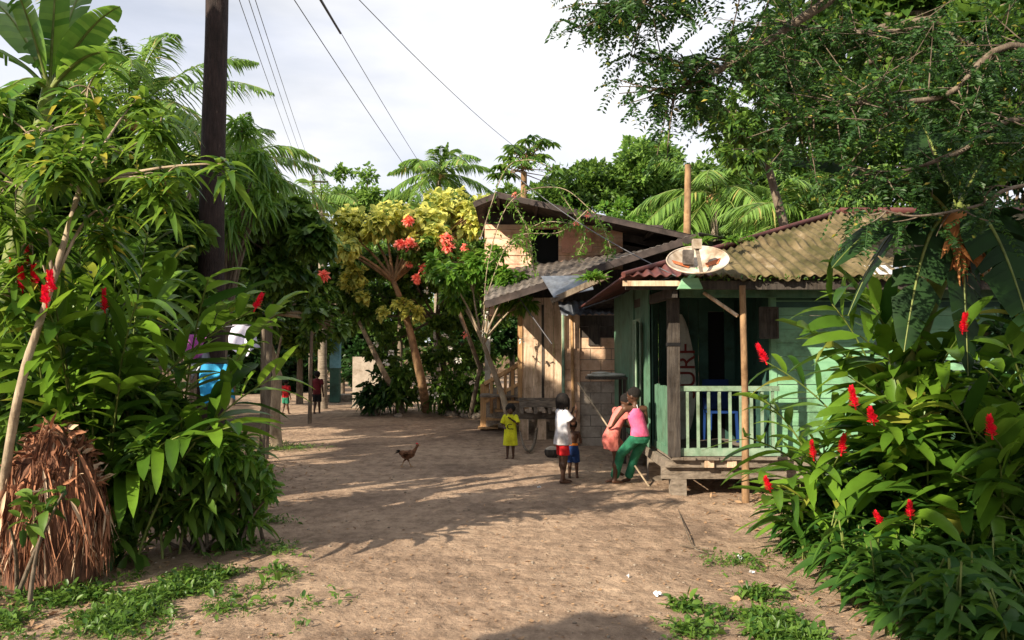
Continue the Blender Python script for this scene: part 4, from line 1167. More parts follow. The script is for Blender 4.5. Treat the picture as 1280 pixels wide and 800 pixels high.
# old stump
sp = G(66, 728); st_ = thing('palm_stump', 'ragged brown decaying palm stump with hanging fibres at the lower left', 'stump', sp)
mb = MB(); hs = [(-.05, .34), (.2, .335), (.5, .325), (.75, .29), (.95, .22), (1.08, .13), (1.18, .05)]
mb.loft([(sp+(.03*sin(h*4), .0, h), r*U(.93, 1.05), r*.95, np.array([1, 0, 0]), np.array([0, 1, 0])) for h, r in hs], n=24)
mb.build('core', noise_mat('stump_wood', (.05, .025, .018), (.26, .12, .07), 7, (2, 2, .4), .95, .8), st_)
lf = MB(); nb = 130; ba = U(0, 2*pi, nb); bh_ = U(.30, 1.12, nb)
for a0_, h0_ in zip(ba, bh_):
    k = int(U(8, 26)); r0_ = np.interp(h0_, [q[0] for q in hs], [q[1] for q in hs])
    a = a0_ + rng.normal(size=k)*.10; h = h0_ + rng.normal(size=k)*.04; r = r0_*(U(.9, 1.04, k) + .16*sin(3*a0_+h0_*5) + .08*sin(7*a0_)) + U(0, .05)
    P = sp + np.stack([np.cos(a)*r, np.sin(a)*r, h], 1); tw = rng.normal()*.18
    D = np.stack([np.cos(a)*.06 - np.sin(a)*tw, np.sin(a)*.06 + np.cos(a)*tw, -np.ones(k)], 1) + rng.normal(size=(k, 3))*U(.04, .2)
    long_leaves(lf, P, D, U(.5, 1.0, k)*min(.62, h0_*.95), U(.002, .016, k)*U(.4, 1.2), U(-.12, .1, k), nseg=6, prof=P_STRAP, roll=1.4, fold=.7, wave=.5)
n = 260; a = U(0, 2*pi, n); h = U(.7, 1.18, n); r = np.interp(h, [q[0] for q in hs], [q[1] for q in hs])
P = sp + np.stack([np.cos(a)*r, np.sin(a)*r, h], 1); D = np.stack([np.cos(a), np.sin(a), U(-.2, 1.2, n)], 1)+rng.normal(size=(n, 3))*.3
long_leaves(lf, P, D, U(.05, .17, n), U(.005, .022, n), U(-.1, .6, n), nseg=4, prof=P_STRAP, roll=1.8, fold=.7, wave=.7)
lf.build('fibres', M['stump'], st_)
shrub('seedling', 'small vine seedling climbing the front of the brown stump', 'plant', sp+(.05, -.45, 0), [Bp(48, 635, 5.7, 18), Bp(80, 620, 5.7, 14), Bp(30, 655, 5.7, 14)], 42, .12, 'leaf_mid', wd=.55, stems=3)

# dry canes behind the pole's left
dc = thing('dry_canes', 'bare dry canes standing left of the utility pole', 'canes', W(225, 420, 12)*[1, 1, 0])
mb = MB()
for a_, b_ in (((190, 330), (238, 240)), ((215, 330), (240, 238)), ((232, 335), (250, 285)), ((200, 300), (232, 262))):
    f = W(a_[0]-8, 440, 12); f[2] = 0; mb.tube([f, W(*a_, 12), W(*b_, 12)], [.02, .016, .012], n=6)
mb.build('canes', M['palebark'], dc)
dc['label'] = 'bare dry canes standing left of the utility pole'

# slender lichen trunk at road edge
b = G(346, 562); blobs = [Bp(x, y, 15.2, r) for x, y, r in ((330, 400, 28), (370, 380, 26), (400, 395, 24), (350, 350, 26), (420, 410, 14))]
tree('slender_tree', 'slender pale trunked tree at the left road edge beyond the laundry', 'tree', b, [b, W(343, 520, 15.4), W(347, 470, 15.3), W(333, 420, 15.2), W(340, 392, 15.2)], .11, blobs, 1500, .17, 'leaf_mid', bark='palebark', kind='oval', wd=.3)
b2 = W(330, 540, 15.1); b2[2] = 0
mb = MB().tube([b2, W(338, 490, 15), W(352, 420, 14.9)], [.03, .026, .02], n=7); tag(mb.build('leaning_stick', M['palebark'], None, origin=b2), 'thin bare stick leaning across the slender pale trunk', 'stick')
n = 500; mb = MB(); P = b + np.stack([rng.normal(size=n)*.35, rng.normal(size=n)*.3, np.zeros(n)+.03], 1); D = rdir(n)*[1, 1, .5]+Z*.8
long_leaves(mb, P, D, U(.08, .2, n), .008, .4, nseg=3); tag(mb.build('grass_tuft', M['leaf_low'], None), 'grass growing round the foot of the slender pale trunk', 'grass', kind='stuff')

# laundry line
def cloth(nm, label, px0, py0, px1, py1, d, mat, seed):
    mb = MB(); a = W(px0, py0, d); b = W(px1, py1, d); n = 14; m = 10; V = []
    for i in range(n+1):
        for j in range(m+1):
            u, v = i/n, j/m
            V.append((a[0]+(b[0]-a[0])*u + .02*sin(v*5+seed), d + .05*sin(u*9+seed+v*2)*(.3+v) , a[2]+(b[2]-a[2])*v + .05*sin(u*6+seed)*v))
    V = np.array(V); fa = [(i*(m+1)+j, (i+1)*(m+1)+j, (i+1)*(m+1)+j+1, i*(m+1)+j+1) for i in range(n) for j in range(m)]
    mb.add(V, fa, 0, True); mb.add(V+(0, .006, 0), [f[::-1] for f in fa], 0, True)
    return tag(mb.build(nm, M[mat], None, origin=((a[0]+b[0])/2, d, a[2])), label, 'laundry', 'laundry hung on the line behind the left thicket')
LD = 9.3
cloth('hanging_cloth', 'purple cloth hanging on the line behind the left ginger', 222, 418, 256, 446, LD, 'purple', 1)
cloth('hanging_cloth', 'pale lilac cloth hanging on the line', 288, 406, 323, 440, LD, 'lilac', 2)
cloth('hanging_cloth', 'bright blue cloth hanging low between the lilac cloth and the ginger', 252, 455, 289, 502, LD, 'bluecloth', 3)
cloth('hanging_cloth', 'grey blue cloth hanging below the purple cloth', 238, 440, 262, 470, LD+.1, 'tin', 5)
l0, l1 = W(200, 412, LD), W(330, 403, LD)
mb = MB(); mb.tube(bez(l0, (l0+l1)/2-Z*.04, l1, 12), .006, n=5); tag(mb.build('washing_line', M['wire'], None, origin=l0), 'thin washing line carrying the laundry', 'line')
for p_, lb in ((l0, 'forked wooden post at the left end of the washing line'), (l1, 'wooden post at the right end of the washing line')):
    m_ = MB().tube([p_*[1, 1, 0]-Z*.05, p_+Z*.05], [.035, .03], n=7); tag(m_.build('line_post', M['bark'], None, origin=p_*[1, 1, 0]), lb, 'post')

# ------------------------------------------------------------------ CENTRE
# yellow shrub tree and its trunks
bY = G(534, 519); D0 = 22.6
tp = W(492, 352, D0)
yl = [(430, 288, 26), (455, 282, 26), (480, 278, 28), (505, 283, 26), (425, 308, 20), (540, 300, 22), (560, 262, 26), (585, 258, 24), (535, 272, 20), (605, 262, 16), (590, 280, 20), (565, 285, 20), (405, 300, 10), (618, 275, 12)]
yt = tree('yellow_leaf_tree', 'small tree with pale yellow leaf crown on a leaning ochre trunk', 'tree', bY, [bY, W(528, 480, D0), W(514, 420, D0), W(505, 385, D0), tp], .13, [Bp(x, y, D0+U(-1, 1), r*1.05) for x, y, r in yl], 4800, .20, 'leaf_yellow', bark='orangebark', kind='oval', wd=.42, tight=.5, droop=.5)
yl2 = [(435, 355, 14), (450, 345, 12), (480, 392, 8), (455, 372, 10), (515, 390, 14), (500, 382, 10), (440, 335, 14)]
mb = MB(); P, O = blob_pts([Bp(x, y, D0-.2, r) for x, y, r in yl2], 800, 6); N = len(P); L = .19*U(.6, 1.2, N)
long_leaves(mb, P, nrm(O+rng.normal(size=(N, 3))*.6), L, L*.4, .3, nseg=3, prof=P_OVAL); mb.build('lower_sprays', M['leaf_yellow'], yt)
b2 = G(506, 518)
tree('leaning_tree', 'thin leaning tree left of the ochre trunk with sparse dark leaves', 'tree', b2, [b2, W(482, 470, 23), W(460, 425, 23.2), W(440, 385, 23.4)], .09, [Bp(440, 370, 23.4, 30), Bp(420, 345, 23.6, 30), Bp(400, 380, 23.6, 26), Bp(465, 400, 23.4, 22), Bp(390, 420, 23.8, 16)], 2600, .18, 'leaf_mid', bark='palebark', kind='oval')
blobs = [Bp(x, y, d, r) for x, y, d, r in ((460, 330, 24, 32), (500, 330, 24.4, 36), (545, 345, 24.4, 34), (580, 330, 24.4, 30), (445, 400, 24.6, 30), (480, 440, 24.2, 32), (520, 360, 24.4, 40), (560, 400, 24.2, 36), (600, 400, 25, 34), (550, 440, 24, 34), (590, 450, 24, 30), (470, 380, 24.2, 30), (430, 360, 25, 30), (610, 350, 25, 30))]
b = G(560, 510)
tree('dark_bush_tree', 'dense dark tree with white blossoms behind the ochre trunk', 'tree', b, [b, W(555, 460, 24.5), W(545, 400, 24.5)], .12, blobs, 9000, .19, 'leaf_mid', kind='quad', wd=.32)
for i, (lb, x, y, r, wpx) in enumerate((('dark rounded bush left of the leaning thin tree', 470, 490, 22, 0), ('bush between the thin trunk and the ochre trunk', 500, 480, 24, 0), ('bush directly right of the ochre trunk foot', 560, 490, 28, 0), ('bush against the stair rail of the plank house', 592, 488, 26, 0))):
    c = W(x, y, 23.6+.2*i)
    shrub('road_bush', lb, 'bush', c*[1, 1, 0], [Bp(x+U(-9, 9), y+U(-10, 12), 23.6, r) for _ in range(5)], 900, .22, 'leaf_mid' if i else 'leaf_dark', wd=.4, group='bushes at the bend of the road')
# white blossoms
k = 0
def petals(c, r, n, mat, parent, nm='blossom'):
    mb = MB(); D = rdir(n); long_leaves(mb, c+D*r*.25, D, r*U(.7, 1.1, n), r*.35, .2, nseg=2, prof=P_OVAL); return mb.build(nm, M[mat], parent)
wtree = [o for o in scene.objects if o.name.startswith('dark_bush_tree')][0]
for px, py in ((534, 363), (489, 441), (483, 453), (563, 435), (573, 449), (514, 395), (544, 494), (470, 430), (556, 420)):
    petals(W(px, py, 22.9), .10, 12, 'white_petal', wtree)
# coral flowering shrub
cf = [(374, 347, 10, 21), (404, 344, 10, 21), (510, 275, 9, 21.6), (512, 306, 12, 21.6), (500, 305, 9, 21.6), (558, 298, 10, 21.6), (560, 308, 11, 21.6), (540, 320, 9, 21.8), (582, 310, 8, 21.6), (530, 335, 10, 21.8), (520, 348, 8, 21.8), (560, 322, 6, 21.8), (512, 330, 6, 21.8), (575, 325, 6, 21.8)]
b = G(590, 519)+(0, -1.2, 0)
ct = tree('coral_flower_tree', 'loose shrubby tree with coral red flower heads between the yellow crown and the black roof', 'tree', b, [b, W(600, 460, 21.5), W(570, 380, 21.5), W(548, 330, 21.6)], .07, [Bp(555, 310, 21.8, 26), Bp(520, 310, 21.8, 24), Bp(590, 330, 21.6, 24), Bp(545, 335, 21.8, 26)], 1400, .16, 'leaf_mid', kind='oval')
for x, y, r, d in cf[2:]: petals(W(x, y, d), r*d/F*.8, 60, 'coral', ct, 'flower_head')
cb = W(388, 440, 21.2)*[1, 1, 0]
ct2 = tree('coral_flower_shrub', 'shrub with two coral flower heads left of the yellow crown', 'shrub', cb, [cb, W(390, 400, 21.2), W(390, 375, 21.2)], .05, [Bp(380, 365, 21.3, 20), Bp(400, 365, 21.3, 20)], 900, .17, 'leaf_mid', kind='oval')
for x, y, r, d in cf[:2]: petals(W(x, y, d), r*d/F*.8, 70, 'coral', ct2, 'flower_head')
# branching light green tree in front of the veranda
b = W(636, 520, 17.0)*[1, 1, 0] + (.08, 0, 0)
bl = [(560, 345, 18), (590, 340, 22), (620, 345, 22), (640, 355, 20), (640, 378, 18), (600, 365, 18), (570, 370, 16), (655, 375, 14), (615, 320, 12), (545, 330, 12)]
lt = tree('frangipani_tree', 'thin branching tree with bright green leaf tufts in front of the plank house veranda', 'tree', b, [b, W(630, 500, 17), W(616, 460, 17), W(604, 430, 17)], .075, [Bp(x, y, 17+U(-.7, .7), r) for x, y, r in bl], 2600, .19, 'leaf_bright', bark='palebark', kind='oval', wd=.22, twigs=4)
for px, py in ((606, 392), (580, 418), (604, 415), (652, 425), (612, 425)): petals(W(px, py, 16.6), .07, 12, 'white_petal' if px != 580 else 'coral', lt)
# trailing vine over the peach wall
vn = thing('trailing_vine', 'thin trailing vine with small leaves hanging in front of the peach wall', 'vine', W(640, 520, 16.3)*[1, 1, 0])
mb = MB(); lf = MB()
for pts in (((604, 430), (610, 330), (640, 250), (700, 235), (745, 268)), ((745, 268), (760, 300), (768, 330)), ((640, 250), (660, 290), (668, 340)), ((604, 380), (640, 300), (700, 290), (735, 262)), ((700, 240), (730, 290), (722, 320)), ((610, 330), (650, 300), (660, 330)), ((600, 300), (630, 215), (660, 200), (690, 210)), ((640, 300), (680, 278), (730, 282))):
    path = cr([W(x, y, 16.1+U(-.2, .2)) for x, y in pts], 30); mb.tube(path, .010, n=5, cap=False)
    N = len(path)*5; P = np.repeat(path, 5, 0)+rng.normal(size=(N, 3))*.05; long_leaves(lf, P, rdir(N), U(.05, .13, N), U(.012, .03, N), .4, nseg=2, prof=P_OVAL)
mb.build('stems', M['palebark'], vn); lf.build('foliage', M['leaf_bright'], vn)
for px, py in ((643, 243), (720, 280), (735, 268)): petals(W(px, py, 15.9), .06, 12, 'coral', vn)
# papaya tree
b = W(655, 440, 27)*[1, 1, 0]; tpp = W(655, 215, 27)
pt = thing('papaya_tree', 'papaya tree with lobed leaves and pale trunk above the peaked roof', 'tree', b)
mb = MB().tube([b, (b+tpp)/2, tpp], [.16, .14, .10], n=9); lf = MB()
for i in range(34):
    a = i*2.4; e = U(-.25, 1.1); L = U(.55, 1.15); d = np.array([cos(a)*cos(e), sin(a)*cos(e), sin(e)]); q = tpp + Z*U(-.1, .5); c = q + d*L; mb.tube([q, c], [.02, .01], n=4, cap=False)
    n = 9; th = np.linspace(-2.5, 2.5, n); x = nrm(d*[1, 1, .2]); y = np.cross(Z, x); DD = np.cos(th)[:, None]*x+np.sin(th)[:, None]*y - Z*.25
    long_leaves(lf, np.repeat([c], n, 0), DD, U(.3, .45, n), .07, .3, nseg=3)
mb.build('trunk', M['orangebark'], pt); lf.build('crown', M['leaf_mid'], pt)
# bare post behind the roofs
pb = W(859, 292, 19)*[1, 1, 0]; MBp = MB().tube([pb, W(859, 288, 19), W(860, 206, 19)], [.09, .085, .07], n=9)
tag(MBp.build('bare_post', M['orangebark'], None, origin=pb), 'bare ochre post standing up behind the black roofs', 'post')

# plants on the roof edges
def rosette(label, px, py, d, r, n=50, name='roof_fern', lm='leaf_bright'):
    c = W(px, py, d); mb = MB(); D = rdir(n); D[:, 2] = abs(D[:, 2])*.9+.25
    long_leaves(mb, c+rdir(n)*[.06, .03, 0]*(r/.14), D, U(.6, 1.2, n)*r, r*.09, U(.2, .7, n), nseg=4); return tag(mb.build(name, M[lm], None, origin=c), label, 'fern', 'plants sprouting on the roofs')
rosette('small fern sprouting on the log eave by the tin awning', 742, 350, 14.3, .32, 110)
rosette('sprig sprouting above the satellite dish', 878, 302, 9.75, .16, 40)
rosette('pale sprig sprouting at the left end of the maroon hip', 860, 308, 9.9, .09, 24)
rosette('low yellow green fern patch growing on the maroon hip', 915, 303, 10.4, .13, 90)
rosette('fern patch growing higher on the maroon hip', 935, 300, 10.7, .11, 60)

# rope from the tree to the ground, sloping in front of the girls
ra, rb2 = W(722, 478, 12.4), G(814, 609)
mb = MB(); mb.tube([ra, rb2-Z*.03], [.012, .014], n=7); tag(mb.build('pale_pole', M['palebark'], None, origin=rb2), 'long thin pale pole slanting to the ground beside the girls', 'pole')
cable('thin line slanting from the frangipani tree to the corner of the block hut', W(630, 345, 16.5), W(690, 430, 15.8), .02, .012, None)

# ------------------------------------------------------------------ RIGHT SIDE
# overhanging fine-leaved tree
ft_ = thing('overhanging_tree', 'overhanging tree with fine feathery leaves and pale twigs across the top right', 'tree', (6.6, 7.6, 0))
tb = MB(); root = np.array([6.6, 7.6, 0]); tk = np.array([6.3, 7.4, 3.4]); tb.tube([root, (6.5, 7.5, 1.8), tk, (5.9, 7.2, 5.0)], [.2, .17, .14, .1], n=10)
anch = []
def limb(pts, r0, r1):
    path = cr(pts, 26); tb.tube(path, np.linspace(r0*.6, r1*.7, len(path)), n=7, jitter=.05); return path
L1 = limb([(5.9, 7.2, 4.9), W(1150, -60, 6.4), W(1035, 2, 6.2), W(960, 52, 6.1), W(905, 85, 6.0), W(862, 106, 5.9), W(830, 120, 5.9)], .085, .018)
L2 = limb([tk, W(1290, 60, 6.4), W(1180, 120, 6.2), W(1060, 130, 6.0), W(980, 150, 6.0)], .06, .010)
L3 = limb([tk, W(1290, 150, 6.2), W(1200, 190, 6.0), W(1120, 215, 5.9), W(1050, 205, 5.9)], .045, .008)
L4 = limb([(5.9, 7.2, 4.9), W(1100, -120, 6.0), W(960, -60, 5.9), W(850, -30, 5.8), W(800, -5, 5.8), W(755, 12, 5.8)], .06, .008)
L5 = limb([tk, W(1290, 230, 5.8), W(1230, 255, 5.7), W(1150, 270, 5.6), W(1100, 262, 5.6)], .03, .006)
L6 = limb([tk, W(1270, 90, 7.2), W(1180, 40, 7.3), W(1050, 40, 7.4), W(950, 20, 7.4)], .05, .01)
rach = []
def foliate(path, t0, n, spread, down=.2):
    for _ in range(n):
        i = int(U(t0, 1)*(len(path)-1)); p = path[i]; d = rdir(1)[0]*np.array([1, .8, .75]) + np.array([-.45, 0, -down])
        e = p + nrm(d)*U(.15, spread); tb.tube(bez(p, (p+e)/2+rdir(1)[0]*.05, e, 5), np.linspace(.007, .003, 5), n=4, cap=False)
        for _k in range(4):
            q = p + (e-p)*U(.35, 1.0); rach.append((q, nrm(rdir(1)[0]*[1, 1, .6]+np.array([0, 0, -.25]))))
foliate(L1, .25, 62, .62, .1); foliate(L2, .1, 105, .75); foliate(L3, .1, 42, .42); foliate(L4, .2, 72, .62, .1); foliate(L5, .1, 8, .25); foliate(L6, .05, 130, .85)
tb.build('trunk', M['bark'], ft_)
lf = MB(); R0 = np.array([r[0] for r in rach]); RD = nrm(np.array([r[1] for r in rach])); NR = len(R0)
LR = U(.16, .30, NR); nl = 11
t = np.tile(np.repeat(np.linspace(.12, 1, nl), 2), NR); sg = np.tile(np.tile([-1, 1], nl), NR)[:, None]; ix = np.repeat(np.arange(NR), nl*2)
P = R0[ix] + RD[ix]*(LR[ix]*t)[:, None] - Z*(.35*LR[ix]*t**2)[:, None]
S = nrm(np.cross(RD, Z+rng.normal(size=(NR, 3))*.3))[ix]
D = nrm(S*sg*1.0 + RD[ix]*.35 - Z*.15 + rng.normal(size=P.shape)*.12)
quad_leaves(lf, P, D, U(.038, .055, len(P)), .0115)
C = long_leaves(lf, R0, RD, LR, .0022, .35, nseg=3)
lf.build('crown', M['leaf_fine'], ft_)
print('leaflets', len(P))
# second broader-leafed mass higher/back so the top right corner is dense
b = np.array([8.2, 9.6, 0])
tree('canopy_tree', 'leafy tree behind the feathery one filling the top right corner', 'tree', b, [b, b+(0, 0, 2.5), W(1240, 20, 9)], .16, [Bp(x, y, 9+U(-.6, .6), r) for x, y, r in ((1240, 60, 80), (1160, 20, 70), (1090, 60, 60), (1250, 160, 75), (1170, 130, 60), (1280, 0, 80), (1060, 10, 50), (1010, 120, 36), (1000, 40, 50), (960, 70, 36), (1050, 130, 50), (1130, 100, 60))], 13000, .19, 'leaf_mid', kind='quad', wd=.3, tight=.4, sub=13)
b = W(870, 440, 13.5)*[1, 1, 0]+(2.4, 0, 0)
tree('airy_tree', 'airy tree with hanging leaf sprays behind the feathery branch tips', 'tree', W(985, 440, 13.5)*[1, 1, 0], [W(985, 440, 13.5)*[1, 1, 0], W(985, 300, 13.5), W(955, 190, 13.5)], .10, [Bp(x, y, 13+U(-.6, .6), r) for x, y, r in ((900, 130, 32), (925, 160, 32), (950, 120, 32), (935, 195, 28), (870, 140, 16), (960, 165, 34), (985, 130, 30), (905, 175, 22))], 2400, .14, 'leaf_mid', kind='oval', wd=.26, tight=.34)

# banana / heliconia on the right
bn = thing('banana_plant', 'banana plant with shade-darkened leaves and brown dead sheath at the right', 'banana plant', (3.9, 7.5, 0))
mb = MB(); foot = np.array([3.35, 7.5, -.1]); s1, s2 = W(1150, 400, 6.9), W(1195, 290, 6.5)
mb.tube(cr([foot, W(1125, 500, 7.2), s1, s2], 16), np.linspace(.13, .075, 16), n=12) if False else None
pth = cr([foot, W(1118, 520, 7.2), s1, s2], 18); mb.tube(pth, np.linspace(.13, .085, len(pth)), n=12); mb.build('stem', M['green_stem'], bn)
lm_, rb_ = MB(), MB()
for (bx, by, bd, tx, ty, td, w, sg, rl_) in ((1195, 280, 6.5, 1040, 335, 6.2, .20, .35, .2), (1190, 270, 6.5, 1060, 395, 6.3, .24, .5, -.3), (1190, 270, 6.5, 960, 200, 6.3, .20, .18, .6), (1185, 275, 6.5, 1130, 440, 6.2, .20, .5, .8), (1200, 260, 6.5, 1290, 420, 6.0, .26, .5, -.4), (1200, 270, 6.5, 1300, 300, 6.3, .24, .3, .3), (1195, 265, 6.5, 1260, 160, 6.9, .22, .1, .5), (1195, 265, 6.5, 1150, 150, 7.0, .22, .1, .5), (1200, 280, 6.5, 1210, 470, 6.2, .22, .4, .9), (1200, 280, 6.7, 1330, 520, 6.8, .26, .6, .1), (1195, 280, 6.5, 1090, 240, 5.8, .18, .3, -.2)):
    banana_leaf(lm_, rb_, W(bx, by, bd), W(tx, ty, td), w, sg, rl_, tear=.2)
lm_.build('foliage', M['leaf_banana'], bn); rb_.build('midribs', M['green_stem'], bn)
dm = MB(); n = 70; c = W(1195, 295, 6.4); D = rdir(n)*[.7, .7, .4]-Z*.9; long_leaves(dm, c+rdir(n)*[.09, .09, .12], D, U(.1, .34, n), U(.02, .05, n), .2, nseg=5, roll=1.2, wave=.3, fold=.6)
dm.ell(W(1197, 285, 6.42), (.13, .11, .15)); dm.build('dead_sheath', leaf_mat('ochre_sheath', (.20, .07, .02), (.50, .22, .07), .7, .15), bn)

# red ginger clumps right
def rclump(label, cx, cy, tips, flowers, L=.46, wd=.056, rx=.5, ry=.4, nl=12, lm='leaf_ginger'):
    ft = feet(cx, cy, rx, ry, len(tips)); stems = [(f, W(*t)) for f, t in zip(ft, tips)]
    flw = [(np.array([cx+U(-rx, rx)*.8, cy+U(-ry, ry)*.8, 0]), W(*t)) for t in flowers]
    return ginger('ginger_clump', label, (cx, cy, 0), stems, flw, L=L, wd=wd, nl=nl, group='red ginger clumps on the right', lm=lm)
rclump('sprawling ginger clump nearest the porch with leaves drooping over the dirt', 3.1, 7.8,
       [(955, 500, 7.4), (930, 545, 7.2), (945, 590, 7.0), (960, 620, 6.9), (1035, 560, 7.3), (1030, 540, 7.2), (1000, 590, 7.0), (1060, 600, 7.0), (1010, 640, 6.9), (1080, 560, 7.2), (975, 650, 6.9), (1100, 620, 7.1)],
       [(957, 452, 7.5), (1017, 572, 6.8), (1052, 566, 6.8), (962, 612, 6.75)], L=.50, wd=.044, nl=15)
rclump('tall ginger clump in front of the mint green wall with broad upright leaves', 3.7, 7.4,
       [(1060, 350, 7.0), (1090, 380, 6.9), (1040, 380, 7.1), (1075, 420, 6.8), (1110, 440, 6.8), (1140, 400, 6.7), (1020, 420, 7.2), (1060, 470, 6.9), (1110, 500, 6.7), (1150, 480, 6.7), (1130, 540, 6.6), (1085, 530, 6.8), (1160, 560, 6.6), (1180, 440, 6.7), (1100, 590, 6.6), (1150, 620, 6.5)],
       [(1069, 508, 6.4), (1092, 528, 6.3), (1203, 415, 6.2), (1138, 645, 6.3)], L=.66, wd=.066, nl=15)
rclump('ginger clump at the right picture edge with dark lower leaves', 4.3, 6.9,
       [(1200, 420, 6.5), (1230, 460, 6.3), (1260, 430, 6.3), (1190, 500, 6.3), (1220, 540, 6.2), (1270, 520, 6.2), (1250, 580, 6.1), (1190, 590, 6.3), (1290, 470, 6.4), (1280, 610, 6.0), (1210, 640, 6.2), (1310, 560, 6.2), (1240, 500, 6.8), (1280, 400, 6.9)],
       [(1240, 545, 5.95), (1102, 655, 6.5)], L=.58, wd=.056, nl=15)

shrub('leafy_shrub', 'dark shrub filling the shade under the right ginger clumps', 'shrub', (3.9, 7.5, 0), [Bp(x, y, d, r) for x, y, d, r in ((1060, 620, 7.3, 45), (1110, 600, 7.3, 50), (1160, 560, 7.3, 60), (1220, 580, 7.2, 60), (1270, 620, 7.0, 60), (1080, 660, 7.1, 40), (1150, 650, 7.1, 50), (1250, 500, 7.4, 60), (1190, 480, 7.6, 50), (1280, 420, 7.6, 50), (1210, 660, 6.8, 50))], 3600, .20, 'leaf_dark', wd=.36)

# low undergrowth plants, lower right: individual plants
def low_plant_proto(seed, n=26, H=.42, L=.24):
    global rng
    keep = rng; rng = np.random.default_rng(seed)
    t = thing('undergrowth_plant', '', 'plant', (0, 0, 0)); sm = MB(); lf = MB()
    for s in range(5):
        a = U(0, 6.28); tip = np.array([cos(a)*U(.03, .2), sin(a)*U(.03, .2), H*U(.6, 1.15)]); pa = bez((cos(a)*.03, sin(a)*.03, -.02), (0, 0, H*.5), tip, 6); sm.tube(pa, .006, n=4, cap=False)
        m = 8; ts = np.linspace(.25, 1, m); P = np.stack([np.interp(ts, np.linspace(0, 1, 6), pa[:, k]) for k in range(3)], 1)
        aa = np.arange(m)*2.4 + a; e = U(-.1, .9, m)
        long_leaves(lf, P, np.stack([np.cos(aa)*np.cos(e), np.sin(aa)*np.cos(e), np.sin(e)], 1), L*1.15*U(.6, 1.2, m), L*.145, U(.2, .8, m), nseg=5, roll=.4)
    sm.build('stems', M['green_stem'], t); lf.build('foliage', M['leaf_under'], t)
    rng = keep
    return t
protos = [low_plant_proto(s) for s in (11, 12, 13)]
spots = []
for _ in range(900):
    px = U(985, 1300); py = U(655, 850)
    lim = np.interp(px, [985, 1010, 1060, 1100, 1150, 1200, 1300], [690, 705, 745, 790, 820, 850, 870])
    if py > lim: continue
    g = G(px, py)
    if all(np.hypot(*(g-q)[:2]) > .17 for q in spots): spots.append(g)
spots = sorted(spots, key=lambda q: q[1])[:90]
for i, g in enumerate(spots):
    o = protos[i] if i < 3 else copy_tree(protos[i % 3])
    s = U(.7, 1.15); o.location = (g[0], g[1], .0); o.scale = (s, s, s*U(.9, 1.2)); o.rotation_euler = (0, 0, U(0, 6.28))
    tag(o, 'low leafy undergrowth plant among its like below the right ginger clumps', 'plant', 'undergrowth plants at the lower right')

# weeds on the ground
def weeds(nm, label, spots_, n, h=(.03, .11), lm='leaf_low', thr=.0):
    """spots_: (px, py, radius m, weight); soft gaussian patches of creeping stems"""
    mb = MB(); P = []; w = np.array([q[3]*q[2] for q in spots_], float); w /= w.sum()
    while len(P) < n:
        q = spots_[rng.choice(len(spots_), p=w)]; g = G(q[0], q[1]) + rng.normal(size=3)*q[2]*[1, .7, 0]
        if smooth_noise(g[0], g[1], 9, 33) + U(-.3, .3) < thr: continue
        g[2] = ground_z(g[0], g[1]); P.append(g)
    P = np.array(P); k = 6; sz = U(.5, 1.3, len(P))**1.5
    Q = np.repeat(P, k, 0)+rng.normal(size=(len(P)*k, 3))*[.025, .025, 0]; N = len(Q); szr = np.repeat(sz, k)
    D = nrm(rng.normal(size=(N, 3))*[1, 1, .2]+Z*U(.1, 1.5, N)[:, None]); Q[:, 2] += U(0, h[1]*.6, N)*szr
    L = U(h[0], h[1], N)*szr; long_leaves(mb, Q, D, L, L*U(.07, .24, N), U(.1, .8, N), nseg=3, prof=P_OVAL)
    m = len(P)//3; D = nrm(rng.normal(size=(m, 3))*[.4, .4, .1]+Z); long_leaves(mb, P[:m], D, U(h[1]*.8, h[1]*2.0, m), .003, U(.1, .6, m), nseg=4)
    return tag(mb.build(nm, M[lm]), label, 'weeds', kind='stuff')
weeds('weeds', 'green weeds and creeping grass in front of the brown stump', [(150, 748, .30, 1.2), (60, 775, .25, .7), (225, 738, .25, 1), (290, 725, .16, .8), (120, 785, .25, .6), (200, 765, .22, .5), (20, 745, .2, .5), (330, 720, .12, .3), (250, 770, .3, .15)], 2100, h=(.02, .075), thr=.08)
weeds('weeds', 'grass patch at the bottom right of the road', [(880, 790, .12, .8), (945, 775, .12, 1), (975, 800, .16, 1), (860, 760, .07, .5), (950, 745, .07, .5), (1000, 830, .2, .8)], 900, h=(.025, .085), lm='leaf_low', thr=.05)
weeds('weeds', 'sparse weeds along the left road edge beside the thicket', [(320, 690, .2, 1), (400, 755, .15, .25), (330, 655, .15, .6), (300, 600, .3, .5)], 240, h=(.02, .08))
weeds('weeds', 'scattered grass at the edge of the right undergrowth', [(930, 705, .18, 1), (1000, 690, .2, 1), (1040, 740, .2, .6)], 260, h=(.02, .07))

# dead leaves, twigs and pebbles on the dirt
mb = MB(); n = 5200; d = 4.6 + 14*U(0, 1, n)**1.8; x = U(-.62, .62, n)*d
P = np.stack([x, d, ground_z(x, d)+.006], 1); keep_ = (x > roadside(d, ROADL)-2.2) & (x < 4.5); P = P[keep_]; n = len(P)
D = rng.normal(size=(n, 3))*[1, 1, .12]; L = U(.012, .05, n); long_leaves(mb, P, D, L, L*U(.15, .4, n), U(-.2, .1, n), nseg=2, roll=.25, prof=P_OVAL)
tag(mb.build('leaf_litter', M['dead']), 'scattered dry leaf scraps on the dirt road', 'litter', kind='stuff')
mb = MB(); n = 1500; d = 4.6+9*U(0, 1, n)**1.3; side = rng.random(n) < .5
x = np.where(side, roadside(d, ROADL) + np.abs(rng.normal(size=n))*.55 - .3, np.minimum(3.3, roadside(d, ROADR)) - np.abs(rng.normal(size=n))*.5)
